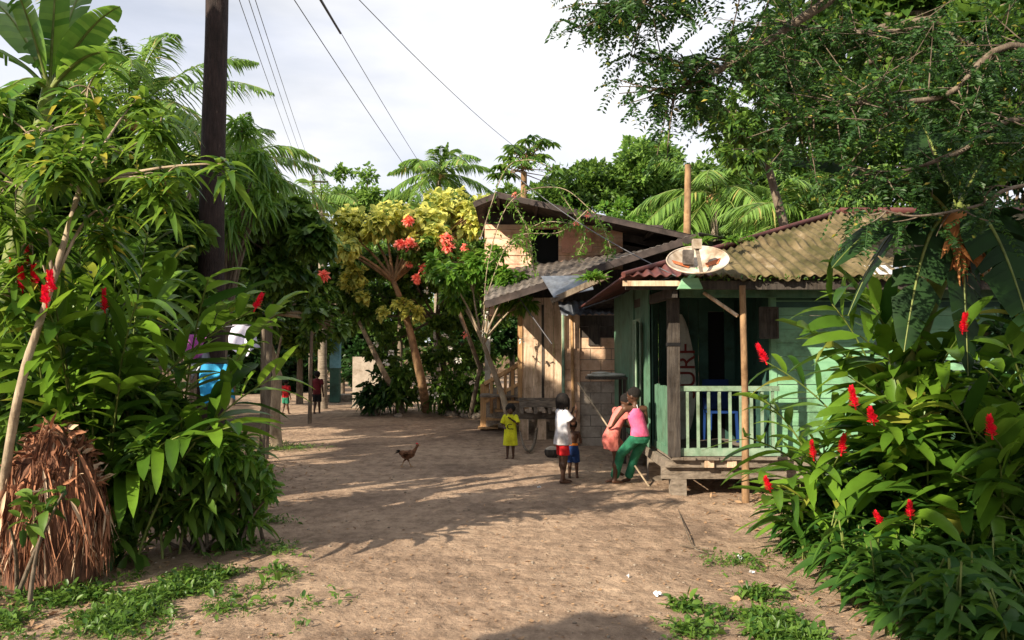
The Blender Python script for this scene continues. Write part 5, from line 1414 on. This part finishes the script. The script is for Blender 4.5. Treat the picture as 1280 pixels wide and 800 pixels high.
P = np.stack([x, d, ground_z(x, d)+.008], 1); D = rng.normal(size=(n, 3))*[1, 1, .15]; L = U(.03, .10, n)
long_leaves(mb, P, D, L, L*U(.12, .3, n), U(-.3, .15, n), nseg=4, roll=.35, prof=P_OVAL, wave=.25)
tag(mb.build('fallen_leaves', M['dead']), 'fallen brown leaves gathered along both road edges', 'fallen leaves', kind='stuff')
mb = MB(); n = 700
for i in range(n):
    d = 4.6+10*U(0, 1)**1.6; x = U(-.55, .55)*d; r = U(.005, .018)
    mb.ell((x, d, ground_z(x, d)+r*.2), (r, r*U(.6, 1), r*.55), nu=6, nv=4)
tag(mb.build('pebbles', M['rock']), 'small pebbles strewn over the dirt road', 'pebbles', kind='stuff')
# rocks by the yellow tree
for i, (px, py, r, lb) in enumerate(((548, 519, .14, 'pale stone right of the ochre trunk foot'), (565, 520, .20, 'flat stone between the ochre trunk and the stair rail'), (582, 521, .15, 'stone just left of the stair rail'), (520, 518, .12, 'stone left of the ochre trunk foot'), (500, 521, .13, 'stone at the foot of the leaning thin tree'), (596, 523, .17, 'stone against the stair rail post'))):
    g = G(px, py)+(0, -.3, 0); mb = MB(); mb.ell((0, 0, r*.35), (r, r*.8, r*.6), nu=10, nv=7); mb.v[-1] = mb.v[-1]*(1+.10*rng.normal(size=(len(mb.v[-1]), 1))) ; mb.v[-1] += g
    tag(mb.build('stone', M['rock'], None, origin=g), lb, 'stone', 'stones along the bend')
# litter
for px, py, s, lb in ((822, 744, .055, 'crumpled white plastic scrap left of the grass patch'), (925, 700, .06, 'white paper scrap in front of the right ginger'), (785, 722, .03, 'small pale scrap in the middle of the sunlit dirt'), (674, 609, .04, 'white scrap on the shaded dirt near the white shirt girl'), (940, 716, .04, 'pale scrap right of the paper at the ginger edge')):
    g = G(px, py); g[2] = ground_z(g[0], g[1]); s *= .6; mb = MB(); n = 9; D = rdir(n)*[1, 1, .5]; long_leaves(mb, g+(0, 0, .015)+rdir(n)*s*.3, D, s, s*.5, .1, nseg=3, roll=1.5, wave=.4)
    tag(mb.build('plastic_scrap', M['litter'], None, origin=g), lb, 'litter', 'scraps on the road')
g0, g1 = G(845, 655), G(905, 693)
mb = MB(); pth = cr([G(848, 640)+Z*.02, G(858, 668)+Z*.03, G(868, 688)+Z*.02, G(890, 694)+Z*.015], 14); mb.tube(pth, .006, n=5); mb.tube([G(850, 683)+Z*.01, G(886, 690)+Z*.03], .007, n=5)
tag(mb.build('dry_twig', M['bark'], None, origin=G(868, 688)), 'thin dry twig lying on the sunlit dirt', 'twig')

# things at the far end of the road
bl_ = W(419, 490, 31)*[1, 1, 0]; pp = thing('blue_pillar', 'pillar painted light blue above and dark below at the end of the road', 'pillar', bl_)
a, b = W(419, 421, 31), W(419, 460, 31)
MB().box(bl_+(-.17, -.17, 0), (bl_[0]+.17, bl_[1]+.17, b[2])).build('lower_half', M['teal_dark'], pp)
MB().box((bl_[0]-.175, bl_[1]-.175, b[2]+.002), (bl_[0]+.175, bl_[1]+.175, a[2])).build('upper_half', noise_mat('light_blue', (.12, .32, .44), (.2, .44, .56), 4), pp)
mb = MB(); q = W(430, 500, 31); mb.box((q[0]-.7, 31.4, 0), (q[0]+.9, 32.5, .25)); tag(mb.build('stone_step', M['rock'], None, origin=(q[0], 31.4, 0)), 'low dark step beside the blue pillar', 'step')
ut = W(387, 490, 33)*[1, 1, 0]; uo = thing('parasol', 'small blue parasol on a thin pole at the end of the road', 'parasol', ut)
tpz = W(387, 421, 33)
MB().tube([ut, tpz], .035, n=6).build('pole', M['wood_grey'], uo)
mb = MB(); V = [tpz+Z*.02]+[tpz+(.46*cos(a), .46*sin(a), -.30) for a in np.linspace(0, 2*pi, 8, endpoint=False)]; V2 = [v-Z*.01 for v in V]
mb.add(V, [(0, 1+i, 1+(i+1) % 8) for i in range(8)]); mb.add(V2, [(0, 1+(i+1) % 8, 1+i) for i in range(8)]); mb.build('canopy', plain('blue_canopy', (.02, .12, .55)), uo)
fw = W(457, 480, 27.5)
mb = MB(); mb.box((fw[0]-.45, 27.6, 0), (fw[0]+.55, 27.9, W(457, 446, 27.6)[2])); tag(mb.build('garden_wall', M['block'], None, origin=(fw[0], 27.6, 0)), 'short rough plastered wall behind the leaning thin tree', 'wall')

# curved dry branch and basin near the toddler
pth = cr([G(650, 560)+Z*.30, G(655, 565)+Z*.1, G(662, 568)+Z*.05, G(668, 562)+Z*.12, G(671, 552)+Z*.26], 16)
g = G(661, 568); mb = MB(); mb.tube(pth, np.linspace(.018, .028, len(pth)), n=6); tag(mb.build('bent_branch', M['bark'], None, origin=g), 'curved dry branch lying beside the yellow shirted toddler', 'branch')
g = G(690, 572); bs = thing('cooking_pot', 'small dark pot with a pale lid on the ground behind the white shirt girl', 'pot', g)
mb = MB(); e1 = np.array([1., 0, 0]); e2 = np.array([0, 1., 0]); mb.loft([(g+(0, 0, z), r, r, e1, e2) for z, r in ((0, .07), (.05, .12), (.11, .13), (.14, .12))], n=18); mb.build('body', M['wood_dark'], bs)
mb = MB(); mb.loft([(g+(0, 0, z), r, r, e1, e2) for z, r in ((.142, .11), (.17, .08), (.19, .03))], n=16); mb.build('lid', M['dish'], bs)
# blue chair on the porch
c = np.array([2.95, 11.95, FZ]); ch = thing('blue_chair', 'blue plastic chair standing on the green porch behind the railing', 'chair', c)
def bx(nm, lo, hi): MB().box(c+np.array(lo), c+np.array(hi)).build(nm, plain_blue, ch)
plain_blue = plain('blue_plastic', (.008, .035, .15), .5)
bx('seat', (-.20, -.20, .40), (.20, .20, .43))
for sx in (-.18, .18):
    for sy in (-.18, .18): MB().beam(c+(sx*1.08, sy*1.08, 0), c+(sx, sy, .40), .035, .035).build('leg', plain_blue, ch)
    MB().beam(c+(sx, -.16, .62), c+(sx, .2, .64), .04, .03).build('armrest', plain_blue, ch)
mb = MB(); slab(mb, c+(-.20, .19, .44), c+(.20, .19, .44), c+(-.19, .27, .86), c+(.19, .27, .86), th=.02); mb.build('backrest', plain_blue, ch)
# ------------------------------------------------------------------ PEOPLE AND HEN
M['skin'] = noise_mat('dark_skin', (.075, .034, .020), (.115, .055, .032), 6, rough=.5, bump=.05, spec=.4)
M['hair'] = noise_mat('black_hair', (.006, .005, .005), (.02, .015, .013), 30, rough=.85, bump=.8, bscale=120)
M['eye'] = plain('eye_white', (.35, .32, .30), .4); M['lip'] = plain('lip', (.16, .05, .04), .5)
M['c_white'] = noise_mat('white_cotton', (.62, .64, .74), (.78, .79, .84), 8, rough=.9, bump=1.0, bscale=9)
M['c_red'] = noise_mat('red_cotton', (.50, .010, .015), (.62, .02, .025), 8, rough=.9, bump=1.0, bscale=9)
M['c_yellow'] = noise_mat('yellow_cotton', (.72, .74, .02), (.82, .84, .04), 8, rough=.9, bump=1.0, bscale=9)
M['c_blue'] = noise_mat('navy_cotton', (.012, .03, .12), (.02, .06, .2), 8, rough=.9, bump=1.0, bscale=9)
M['c_coral'] = noise_mat('coral_cotton', (.62, .16, .15), (.72, .24, .20), 8, rough=.9, bump=1.0, bscale=9)
M['c_pink'] = noise_mat('pink_cotton', (.72, .09, .24), (.80, .16, .32), 8, rough=.9, bump=1.0, bscale=9)
M['c_green'] = noise_mat('green_cotton', (.015, .14, .08), (.03, .21, .12), 8, rough=.9, bump=1.0, bscale=9)
M['c_orange'] = plain('orange_band', (.80, .25, .03), .8)
M['c_dkred'] = noise_mat('dark_red_cotton', (.12, .015, .02), (.18, .02, .03), 8, rough=.9)
M['c_black'] = plain('black_cotton', (.012, .012, .014), .9)

class Fig:
    """joint based figure. local frame: x = figure's right... built in a facing frame then rotated by yaw"""
    def __init__(s, label, foot, yaw, H, group='village children'):
        s.t = thing('person', label, 'person', foot, group)
        s.o = np.array(foot, float); s.H = H
        s.fw = np.array([sin(yaw), cos(yaw), 0.0]); s.rt = np.array([cos(yaw), -sin(yaw), 0.0])
    def p(s, r, f, u):  # right, forward, up as fraction of H
        return s.o + (s.rt*r + s.fw*f + Z*u)*s.H
    def frame(s, up):
        up = nrm(up); rt = nrm(s.rt - up*(s.rt@up)); return rt, np.cross(up, rt), up

def figure(label, foot, yaw, H, J, hair='short', seated=False, hips=.052, chest=.062, fist=False, headdir=(0, 1, -.1), group='children in the village street'):
    """J: joints dict in fractions (right, forward, up)"""
    f = Fig(label, foot, yaw, H, group); p = {k: f.p(*v) for k, v in J.items()}
    b = MB(); h = H
    pel, wai, che, nek, hed = p['pelvis'], p['waist'], p['chest'], p['neck'], p['head']
    def lim(a, c, r0, r1): b.cap(a, c, r0*h, r1*h, n=12)
    # torso as elliptical masses
    def seg(c, up, rx, ry, rz):
        rt, fwv, upv = f.frame(up); b.ell(c, (rx*h, ry*h, rz*h), axes=[rt, fwv, upv], nu=18, nv=12)
    up1 = wai-pel; up2 = che-wai; up3 = nek-che
    seg(pel, up1, .088, .066, .062); seg(wai, up2, .072, .056, .075); seg((wai+che)/2, up2, .076, .058, .07); seg(che, up2+up3, .092, .062, .085)
    lim(che+(nek-che)*.6, nek, .038, .030); lim(nek, hed-nrm(hed-nek)*.02*h, .029, .028)
    lim(p['shR'], p['shL'], .034, .034)
    for s_ in 'RL':
        lim(p['sh'+s_], p['el'+s_], .031, .023); lim(p['el'+s_], p['wr'+s_], .024, .016)
        hp = pel + (f.rt if s_ == 'R' else -f.rt)*.048*h; 
        lim(hp, p['kn'+s_], .055, .035); lim(p['kn'+s_], p['an'+s_], .036, .021)
        mid = p['kn'+s_]*.7+p['an'+s_]*.3; b.ell(mid - f.fw*.006*h, (.034*h, .036*h, .055*h), nu=12, nv=8)
        # foot
        an = p['an'+s_]; to = p.get('to'+s_, an + f.fw*.085*h - Z*(.028*h)); 
        lim(an - Z*.012*h - f.fw*.012*h, to, .022, .016)
        side = nrm(np.cross(nrm(to-an), Z))
        for k in range(5):
            q = to + side*(k-2)*.0085*h; b.cap(q, q + nrm((to-an)*[1, 1, .2])*.016*h, .0065*h, .005*h, n=8)
        # hand
        wr = p['wr'+s_]; hd = nrm(p.get('ha'+s_, wr + (wr-p['el'+s_])) - wr)
        ax = nrm(np.cross(hd, f.rt if abs(hd@f.rt) < .8 else Z)); sx = np.cross(hd, ax)
        pc = wr + hd*.030*h; b.ell(pc, (.019*h, .010*h, .028*h), axes=[sx, ax, hd], nu=12, nv=8)
        curl = .35 if not fist else 1.3
        sgn = -1 if s_ == 'R' else 1
        for k, ln in enumerate((.030, .035, .033, .026)):
            q = wr + hd*.052*h + sx*(k-1.5)*.0095*h
            d1 = nrm(hd - ax*curl*.5*sgn); d2 = nrm(hd*(1.0-curl*.3) - ax*curl*sgn); m_ = q + d1*ln*.5*h
            b.cap(q - hd*.008*h, m_, .0055*h, .005*h, n=7); b.cap(m_, m_ + d2*ln*.5*h, .005*h, .0042*h, n=7)
        q = wr + hd*.020*h + sx*.016*h*sgn; d1 = nrm(hd*.7+sx*sgn*.8); b.cap(q, q+d1*.018*h, .0065*h, .0055*h, n=7); b.cap(q+d1*.018*h, q+d1*.018*h+nrm(hd+sx*.2*sgn)*.016*h, .0055*h, .0045*h, n=7)
    # head
    hf = nrm(f.rt*headdir[0] + f.fw*headdir[1] + Z*headdir[2]); hup = nrm(Z - hf*(hf@Z)); hr = np.cross(hf, hup)
    R_ = .066*h if H > 1 else .074*h
    def hq(r, fo, u): return hed + (hr*r + hf*fo + hup*u)*R_
    b.ell(hq(0, -.08, .18), (R_*.98, R_*1.10, R_*1.05), axes=[hr, hf, hup], nu=22, nv=16)
    b.ell(hq(0, .18, -.38), (R_*.74, R_*.78, R_*.72), axes=[hr, hf, hup], nu=18, nv=12)
    b.ell(hq(0, .50, -.86), (R_*.30, R_*.30, R_*.22), axes=[hr, hf, hup])
    b.ell(hq(0, 1.0, -.20), (R_*.19, R_*.22, R_*.16), axes=[hr, hf, hup]); b.ell(hq(0, .92, .0), (R_*.11, R_*.16, R_*.30), axes=[hr, hf, hup])
    b.ell(hq(0, .86, -.54), (R_*.30, R_*.16, R_*.11), axes=[hr, hf, hup])
    for sg in (-1, 1):
        b.ell(hq(sg*.96, -.02, -.08), (R_*.10, R_*.20, R_*.30), axes=[hr, hf, hup]); b.ell(hq(sg*.46, .62, -.22), (R_*.30, R_*.25, R_*.28), axes=[hr, hf, hup])
    body = build_remesh(b, 'body', M['skin'], f.t, max(.0050, .0056*h), 2)
    for sg in (-1, 1):
        e = MB(); e.ell(hq(sg*.36, .88, .02), (R_*.13, R_*.07, R_*.06), axes=[hr, hf, hup], nu=12, nv=8); eo = e.build('eye', M['eye'], f.t)
        e = MB(); e.ell(hq(sg*.36, .925, .02), (R_*.07, R_*.04, R_*.058), axes=[hr, hf, hup], nu=10, nv=7); e.build('iris', M['hair'], eo)
    e = MB(); e.ell(hq(0, .97, -.54), (R_*.27, R_*.08, R_*.075), axes=[hr, hf, hup]); e.build('mouth', M['lip'], f.t)
    # hair
    hm = MB()
    if hair == 'afro':
        hm.ell(hq(0, -.28, .42), (R_*1.28, R_*1.22, R_*1.18), axes=[hr, hf, hup], nu=24, nv=16)
        hm.v[-1] = hm.v[-1] + rng.normal(size=hm.v[-1].shape)*R_*.05
    elif hair == 'short':
        hm.ell(hq(0, -.24, .34), (R_*1.08, R_*1.10, R_*1.06), axes=[hr, hf, hup], nu=24, nv=16); hm.v[-1] = hm.v[-1] + rng.normal(size=hm.v[-1].shape)*R_*.02
    elif hair == 'braids':
        hm.ell(hq(0, -.24, .32), (R_*1.10, R_*1.12, R_*1.10), axes=[hr, hf, hup], nu=24, nv=16)
        for k in range(26):
            a = pi*.12 + (k/25)*pi*1.76 - pi/2 + pi*.0
            q = hq(1.02*cos(a+pi)*1.0, -.15+.95*sin(a+pi)*1.0, .15)
            if (q-hed)@hf > .55*R_: continue
            q2 = q - Z*R_*U(1.1, 1.7) + (q-hed)*.12; hm.tube(bez(q+Z*R_*.4, q+(q-hed)*.25, q2, 6), np.linspace(.16, .09, 6)*R_, n=6)
    elif hair == 'bun':
        hm.ell(hq(0, -.24, .32), (R_*1.06, R_*1.10, R_*1.05), axes=[hr, hf, hup], nu=24, nv=16); hm.ell(hq(0, -.7, 1.25), (R_*.35,)*3)
    hm.build('hair', M['hair'], f.t)
    return f, p

def garment(f, name, mat, loops, extra=(), voxel=.0065, smooth=3, folds=0):
    """loops: list of (centre, rx, ry, up) in metres; extra: capsules (a,b,ra,rb)"""
    b = MB(); secs = []
    for c, rx, ry, up in loops:
        rt, fwv, upv = f.frame(up); secs.append((np.array(c), rx, ry, rt, fwv))
    b.loft(secs, n=28, smooth=True)
    if folds:
        v = b.v[0].reshape(len(secs), 28, 3)
        for i in range(len(secs)):
            k = i/(len(secs)-1)
            for j in range(28): v[i, j] += (v[i, j]-secs[i][0])*(folds*(1-k)*sin(j*1.35+.6))
        b.v[0] = v.reshape(-1, 3)
    for a, c, ra, rb in extra: 
        b.tube([a, c], [ra, rb], n=14, cap=True); b.ell(a, (ra,)*3, nu=14, nv=8)
    return build_remesh(b, name, M[mat], f.t, voxel, smooth)

STAND = dict(pelvis=(0, 0, .50), waist=(0, .005, .58), chest=(0, 0, .71), neck=(0, -.005, .83), head=(0, .01, .912),
             shR=(.105, 0, .785), shL=(-.105, 0, .785), elR=(.13, -.02, .62), elL=(-.13, -.02, .62), wrR=(.135, .03, .48), wrL=(-.135, .03, .48),
             knR=(.05, .01, .275), knL=(-.05, .01, .275), anR=(.05, -.01, .038), anL=(-.05, -.01, .038))
def pose(**k): d = dict(STAND); d.update(k); return d

# 1 girl in white shirt, seen in profile facing right, hands raised to her mouth
H = 1.20; ft_ = G(703, 604); f, p = figure('girl with short braids in a white shirt and red shorts, hands at her mouth', ft_, radians(72), H,
    pose(elL=(-.115, .08, .665), wrL=(-.05, .135, .775), haL=(-.02, .145, .83), elR=(.115, .085, .67), wrR=(.045, .15, .80), haR=(.02, .15, .85), anL=(-.045, .03, .038), anR=(.045, -.02, .038), head=(0, .015, .912)), hair='braids', headdir=(-.25, 1, -.12))
u = Z; q = lambda r, fo, z: f.p(r, fo, z)
garment(f, 'shirt', 'c_white', [(q(0, .005, .43), .122*H, .098*H, u), (q(0, .005, .50), .116*H, .092*H, u), (q(0, .005, .60), .094*H, .074*H, u), (q(0, 0, .70), .100*H, .074*H, u), (q(0, 0, .77), .104*H, .066*H, u), (q(0, -.003, .825), .055*H, .045*H, u)],
        [(p['shR'], p['shR']*.35+p['elR']*.65, .040*H, .047*H), (p['shL'], p['shL']*.35+p['elL']*.65, .040*H, .047*H)], folds=.05)
hR, hL = q(.048, .0, .48), q(-.048, .0, .48)
garment(f, 'shorts', 'c_red', [(q(0, 0, .42), .10*H, .076*H, u), (q(0, 0, .50), .094*H, .074*H, u), (q(0, 0, .55), .080*H, .062*H, u)],
        [(hR, q(.052, .008, .315), .054*H, .058*H), (hL, q(-.052, .012, .315), .054*H, .058*H)])

# 2 toddler, back bare, blue shorts with orange waist
H = .80; ft_ = G(716, 598); f, p = figure('bare backed toddler in navy shorts with an orange waistband, seen from behind', ft_, radians(15), H,
    pose(elL=(-.14, .03, .63), elR=(.14, .03, .63), wrL=(-.10, .10, .60), wrR=(.10, .10, .60), anR=(.07, .02, .04), knR=(.06, .03, .27), anL=(-.06, 0, .04)), hair='short', headdir=(.1, 1, -.3))
q = lambda r, fo, z: f.p(r, fo, z)
garment(f, 'shorts', 'c_blue', [(q(0, 0, .40), .110*H, .092*H, Z), (q(0, 0, .50), .108*H, .090*H, Z), (q(0, 0, .575), .092*H, .074*H, Z)], [(q(.05, 0, .46), q(.062, .012, .28), .070*H, .064*H), (q(-.05, 0, .46), q(-.058, .01, .28), .070*H, .064*H)])
garment(f, 'waistband', 'c_orange', [(q(0, 0, .572), .096*H, .078*H, Z), (q(0, 0, .61), .090*H, .074*H, Z)], smooth=1, voxel=.005)

# 3 toddler in long yellow shirt, facing the camera, arms folded up
H = .88; ft_ = G(638, 573); f, p = figure('toddler with a round afro in a long yellow shirt facing the camera', ft_, radians(190), H,
    pose(elL=(-.15, .05, .66), wrL=(-.04, .11, .74), elR=(.15, .02, .64), wrR=(.10, .10, .60), anL=(-.055, 0, .04), anR=(.055, .02, .04)), hair='afro', headdir=(0, 1, -.15))
q = lambda r, fo, z: f.p(r, fo, z)
garment(f, 'long_shirt', 'c_yellow', [(q(0, 0, .245), .140*H, .105*H, Z), (q(0, 0, .36), .130*H, .100*H, Z), (q(0, 0, .50), .118*H, .092*H, Z), (q(0, 0, .64), .106*H, .082*H, Z), (q(0, 0, .76), .108*H, .070*H, Z), (q(0, 0, .83), .055*H, .05*H, Z)],
        [(p['shR'], p['shR']*.1+p['elR']*.9, .044*H, .055*H), (p['shL'], p['shL']*.1+p['elL']*.9, .044*H, .055*H)], folds=.05)
text_obj('C', .13, 'print', M['c_black'], f.t, q(.0, .100, .60), (pi/2, 0, radians(-10)), .004)
mk = MB(); c = q(-.0, .098, .57); 
mk.ell(q(.085, .092, .585), (.016, .012, .012)); mk.ell(q(-.062, .094, .562), (.014, .01, .008)); mk.build('print', M['c_black'], f.t)

# 4 girl in coral dress, bending forward to the right
H = 1.27; ft_ = G(768, 604); f, p = figure('girl in a coral dress bending forward over her sister at the porch step', ft_, radians(68), H,
    pose(pelvis=(0, -.035, .50), waist=(0, .0, .575), chest=(0, .055, .69), neck=(0, .10, .79), head=(0, .155, .85),
         shR=(.10, .075, .755), shL=(-.10, .075, .755), elR=(.12, .135, .61), elL=(-.12, .13, .61), wrR=(.06, .235, .58), wrL=(-.05, .235, .575),
         knR=(.045, .0, .27), knL=(-.05, .13, .33), anR=(.04, -.02, .038), anL=(-.04, .05, .13), toL=(-.04, .12, .08)), hair='bun', headdir=(.1, .8, -.65))
q = lambda r, fo, z: f.p(r, fo, z); up = nrm(p['chest']-p['waist'])
garment(f, 'dress', 'c_coral', [(q(0, -.035, .36), .085*H, .078*H, Z), (q(0, -.045, .44), .108*H, .088*H, Z), (p['pelvis'], .112*H, .086*H, Z), (p['waist'], .090*H, .068*H, up), (p['chest'], .098*H, .068*H, up), (p['chest']*.35+p['neck']*.65, .085*H, .055*H, up), (p['neck'], .04*H, .04*H, up)],
        [(p['shR'], p['shR']*.55+p['elR']*.45, .040*H, .042*H), (p['shL'], p['shL']*.55+p['elL']*.45, .040*H, .042*H), (q(-.05, .0, .47), q(-.05, .085, .385), .066*H, .064*H), (q(.048, -.03, .46), q(.046, -.015, .35), .064*H, .060*H)])
tag(f.t)
b_ = MB(); b_.ell(p['shR']+Z*.01, (.05, .05, .03)); b_.build('shoulder_trim', M['c_orange'], f.t)

# 5 girl in pink top and green trousers, back to camera, perched at the porch edge, legs stretched left
H = 1.25; hipw = W(801, 546, 10.95); foot0 = np.array([hipw[0], hipw[1], 0])
def rel(pt, yaw):
    d = np.array(pt)-foot0; fw = np.array([sin(yaw), cos(yaw), 0]); rt = np.array([cos(yaw), -sin(yaw), 0]); return (d@rt/H, d@fw/H, d[2]/H)
yw = radians(-28)
R5 = lambda x, y, d: rel(W(x, y, d), yw)
gf = G(770, 604)
J = dict(pelvis=R5(800, 547, 10.95), waist=R5(799, 534, 10.95), chest=R5(795, 520, 10.95), neck=R5(794, 506, 10.93), head=R5(792, 495, 10.95),
         shR=R5(806, 511, 10.98), shL=R5(781, 511, 10.9), elR=R5(808, 528, 11.03), elL=R5(772, 522, 11.0), wrR=R5(800, 538, 11.25), wrL=R5(766, 532, 11.15), haL=R5(762, 536, 11.2), 
         knL=R5(776, 567, 11.2), anL=rel(gf+(-.02, .05, .05), yw), toL=rel(gf+(-.12, .02, .02), yw), knR=R5(793, 572, 11.25), anR=rel(gf+(.18, .12, .05), yw), toR=rel(gf+(.10, .08, .02), yw))
f, p = figure('girl in pink halter top and green trousers leaning on the porch edge, back turned', foot0, yw, H, J, hair='short', headdir=(-.5, .8, -.3))
garment(f, 'halter_top', 'c_pink', [(p['pelvis']+Z*.02, .108*H, .084*H, Z), (p['waist'], .092*H, .070*H, Z), (p['chest']-Z*.02, .096*H, .070*H, Z), (p['chest']+Z*.035, .085*H, .066*H, Z), (p['neck']-Z*.045, .045*H, .05*H, Z)])
mb = MB(); mb.tube([p['chest']+Z*.05-f.fw*.05, p['neck']-f.fw*.035, p['neck']+f.rt*.03+Z*.015], .006, n=6); mb.build('halter_strap', M['c_white'], f.t)
garment(f, 'trousers', 'c_green', [(p['pelvis']-Z*.07, .09*H, .075*H, Z), (p['pelvis']-Z*.02, .104*H, .082*H, Z), (p['pelvis']+Z*.03, .096*H, .076*H, Z)],
        [(p['pelvis']-f.rt*.05*H, p['knL'], .064*H, .050*H), (p['knL'], p['anL']+(p['knL']-p['anL'])*.10, .050*H, .048*H), (p['pelvis']+f.rt*.05*H, p['knR'], .062*H, .048*H), (p['knR'], p['anR']+(p['knR']-p['anR'])*.10, .048*H, .046*H)])

# 6,7 walkers far down the road
H = 1.02; ft_ = G(357, 518); f, p = figure('child in a red shirt and green shorts at the far end of the road', ft_, radians(20), H, pose(anR=(.05, .08, .04), anL=(-.05, -.08, .05)), hair='short')
q = lambda r, fo, z: f.p(r, fo, z)
garment(f, 'shirt', 'c_red', [(q(0, 0, .48), .10*H, .08*H, Z), (q(0, 0, .62), .094*H, .072*H, Z), (q(0, 0, .77), .10*H, .066*H, Z), (q(0, 0, .83), .05*H, .045*H, Z)], [(p['shR'], p['shR']*.4+p['elR']*.6, .04*H, .046*H), (p['shL'], p['shL']*.4+p['elL']*.6, .04*H, .046*H)], voxel=.012)
garment(f, 'shorts', 'c_green', [(q(0, 0, .42), .096*H, .078*H, Z), (q(0, 0, .52), .092*H, .072*H, Z)], [(q(.05, 0, .46), q(.05, .02, .31), .058*H, .056*H), (q(-.05, 0, .46), q(-.05, -.02, .31), .058*H, .056*H)], voxel=.012)
H = 1.26; ft_ = G(396, 518); f, p = figure('boy in dark red shirt and black shorts walking away far down the road', ft_, radians(5), H, pose(anR=(.03, .10, .04), anL=(-.03, -.10, .06), knL=(-.04, .0, .27)), hair='short')
q = lambda r, fo, z: f.p(r, fo, z)
garment(f, 'shirt', 'c_dkred', [(q(0, 0, .46), .10*H, .08*H, Z), (q(0, 0, .62), .094*H, .072*H, Z), (q(0, 0, .77), .10*H, .066*H, Z), (q(0, 0, .83), .05*H, .045*H, Z)], [(p['shR'], p['shR']*.4+p['elR']*.6, .04*H, .046*H), (p['shL'], p['shL']*.4+p['elL']*.6, .04*H, .046*H)], voxel=.012)
garment(f, 'shorts', 'c_black', [(q(0, 0, .42), .096*H, .078*H, Z), (q(0, 0, .50), .092*H, .072*H, Z)], [(q(.05, 0, .46), q(.045, .03, .29), .058*H, .056*H), (q(-.05, 0, .46), q(-.045, -.01, .29), .058*H, .056*H)], voxel=.012)

# hen
g = G(509, 584); hn = thing('hen', 'brown hen walking across the shaded dirt in the middle of the road', 'hen', g)
b = MB(); A = lambda x, y, z: g + np.array([x, y, z])
b.ell(A(0, 0, .19), (.105, .062, .068)); b.ell(A(.05, 0, .205), (.07, .055, .062)); b.ell(A(-.07, 0, .215), (.06, .04, .045))
b.cap(A(.085, 0, .22), A(.135, 0, .29), .04, .022, 10); b.cap(A(.135, 0, .29), A(.15, 0, .325), .022, .02, 10); b.ell(A(.155, 0, .335), (.028, .02, .022))
b.cap(A(-.01, .025, .15), A(.02, .025, .09), .026, .012, 8); b.cap(A(.0, -.025, .15), A(-.05, -.025, .095), .026, .012, 8)
M['hen'] = noise_mat('brown_feather', (.07, .03, .018), (.26, .12, .06), 26, rough=.8, bump=.8, bscale=60)
build_remesh(b, 'body', M['hen'], hn, .005, 2)
tl = MB(); n = 16; D = np.stack([-np.ones(n)*.8, U(-.25, .25, n), U(.2, 1.2, n)], 1); long_leaves(tl, np.repeat([A(-.09, 0, .22)], n, 0), D, U(.09, .14, n), .014, U(.3, .7, n), nseg=4, prof=P_STRAP); tl.build('tail', M['hair'], hn)
for sy in (-1, 1):
    wg = MB(); n = 12; D = np.stack([-np.ones(n), U(0, .15, n)*sy, U(-.3, .25, n)], 1); long_leaves(wg, np.repeat([A(.05, .058*sy, .205)], n, 0)+rng.normal(size=(n, 3))*.012, D, U(.09, .13, n), .014, .1, nseg=3, prof=P_OVAL); wg.build('wing', M['hen'], hn)
for x0_, x1_, sy in ((.02, .055, .025), (-.05, -.085, -.025)):
    lg = MB(); k = A(x0_, sy, .09); a_ = A(x1_, sy, .012); lg.tube([k, (k+a_)/2, a_], .006, n=6)
    for an_ in (-.5, 0, .5): lg.tube([a_, a_+(.035*cos(an_), .035*sin(an_), -.006)], [.005, .003], n=5)
    lg.tube([a_, a_+(-.02, 0, -.006)], [.005, .003], n=5); lg.build('leg', M['wood_orange'], hn)
mb = MB(); mb.tube([A(.178, 0, .335), A(.205, 0, .325)], [.009, .002], n=6); mb.build('beak', M['wood_orange'], hn)
mb = MB(); mb.ell(A(.15, 0, .362), (.018, .004, .010)); mb.build('comb', M['red'], hn)
print('objects', len(scene.objects), 'polys', sum(len(o.data.polygons) for o in scene.objects if o.type == 'MESH'))
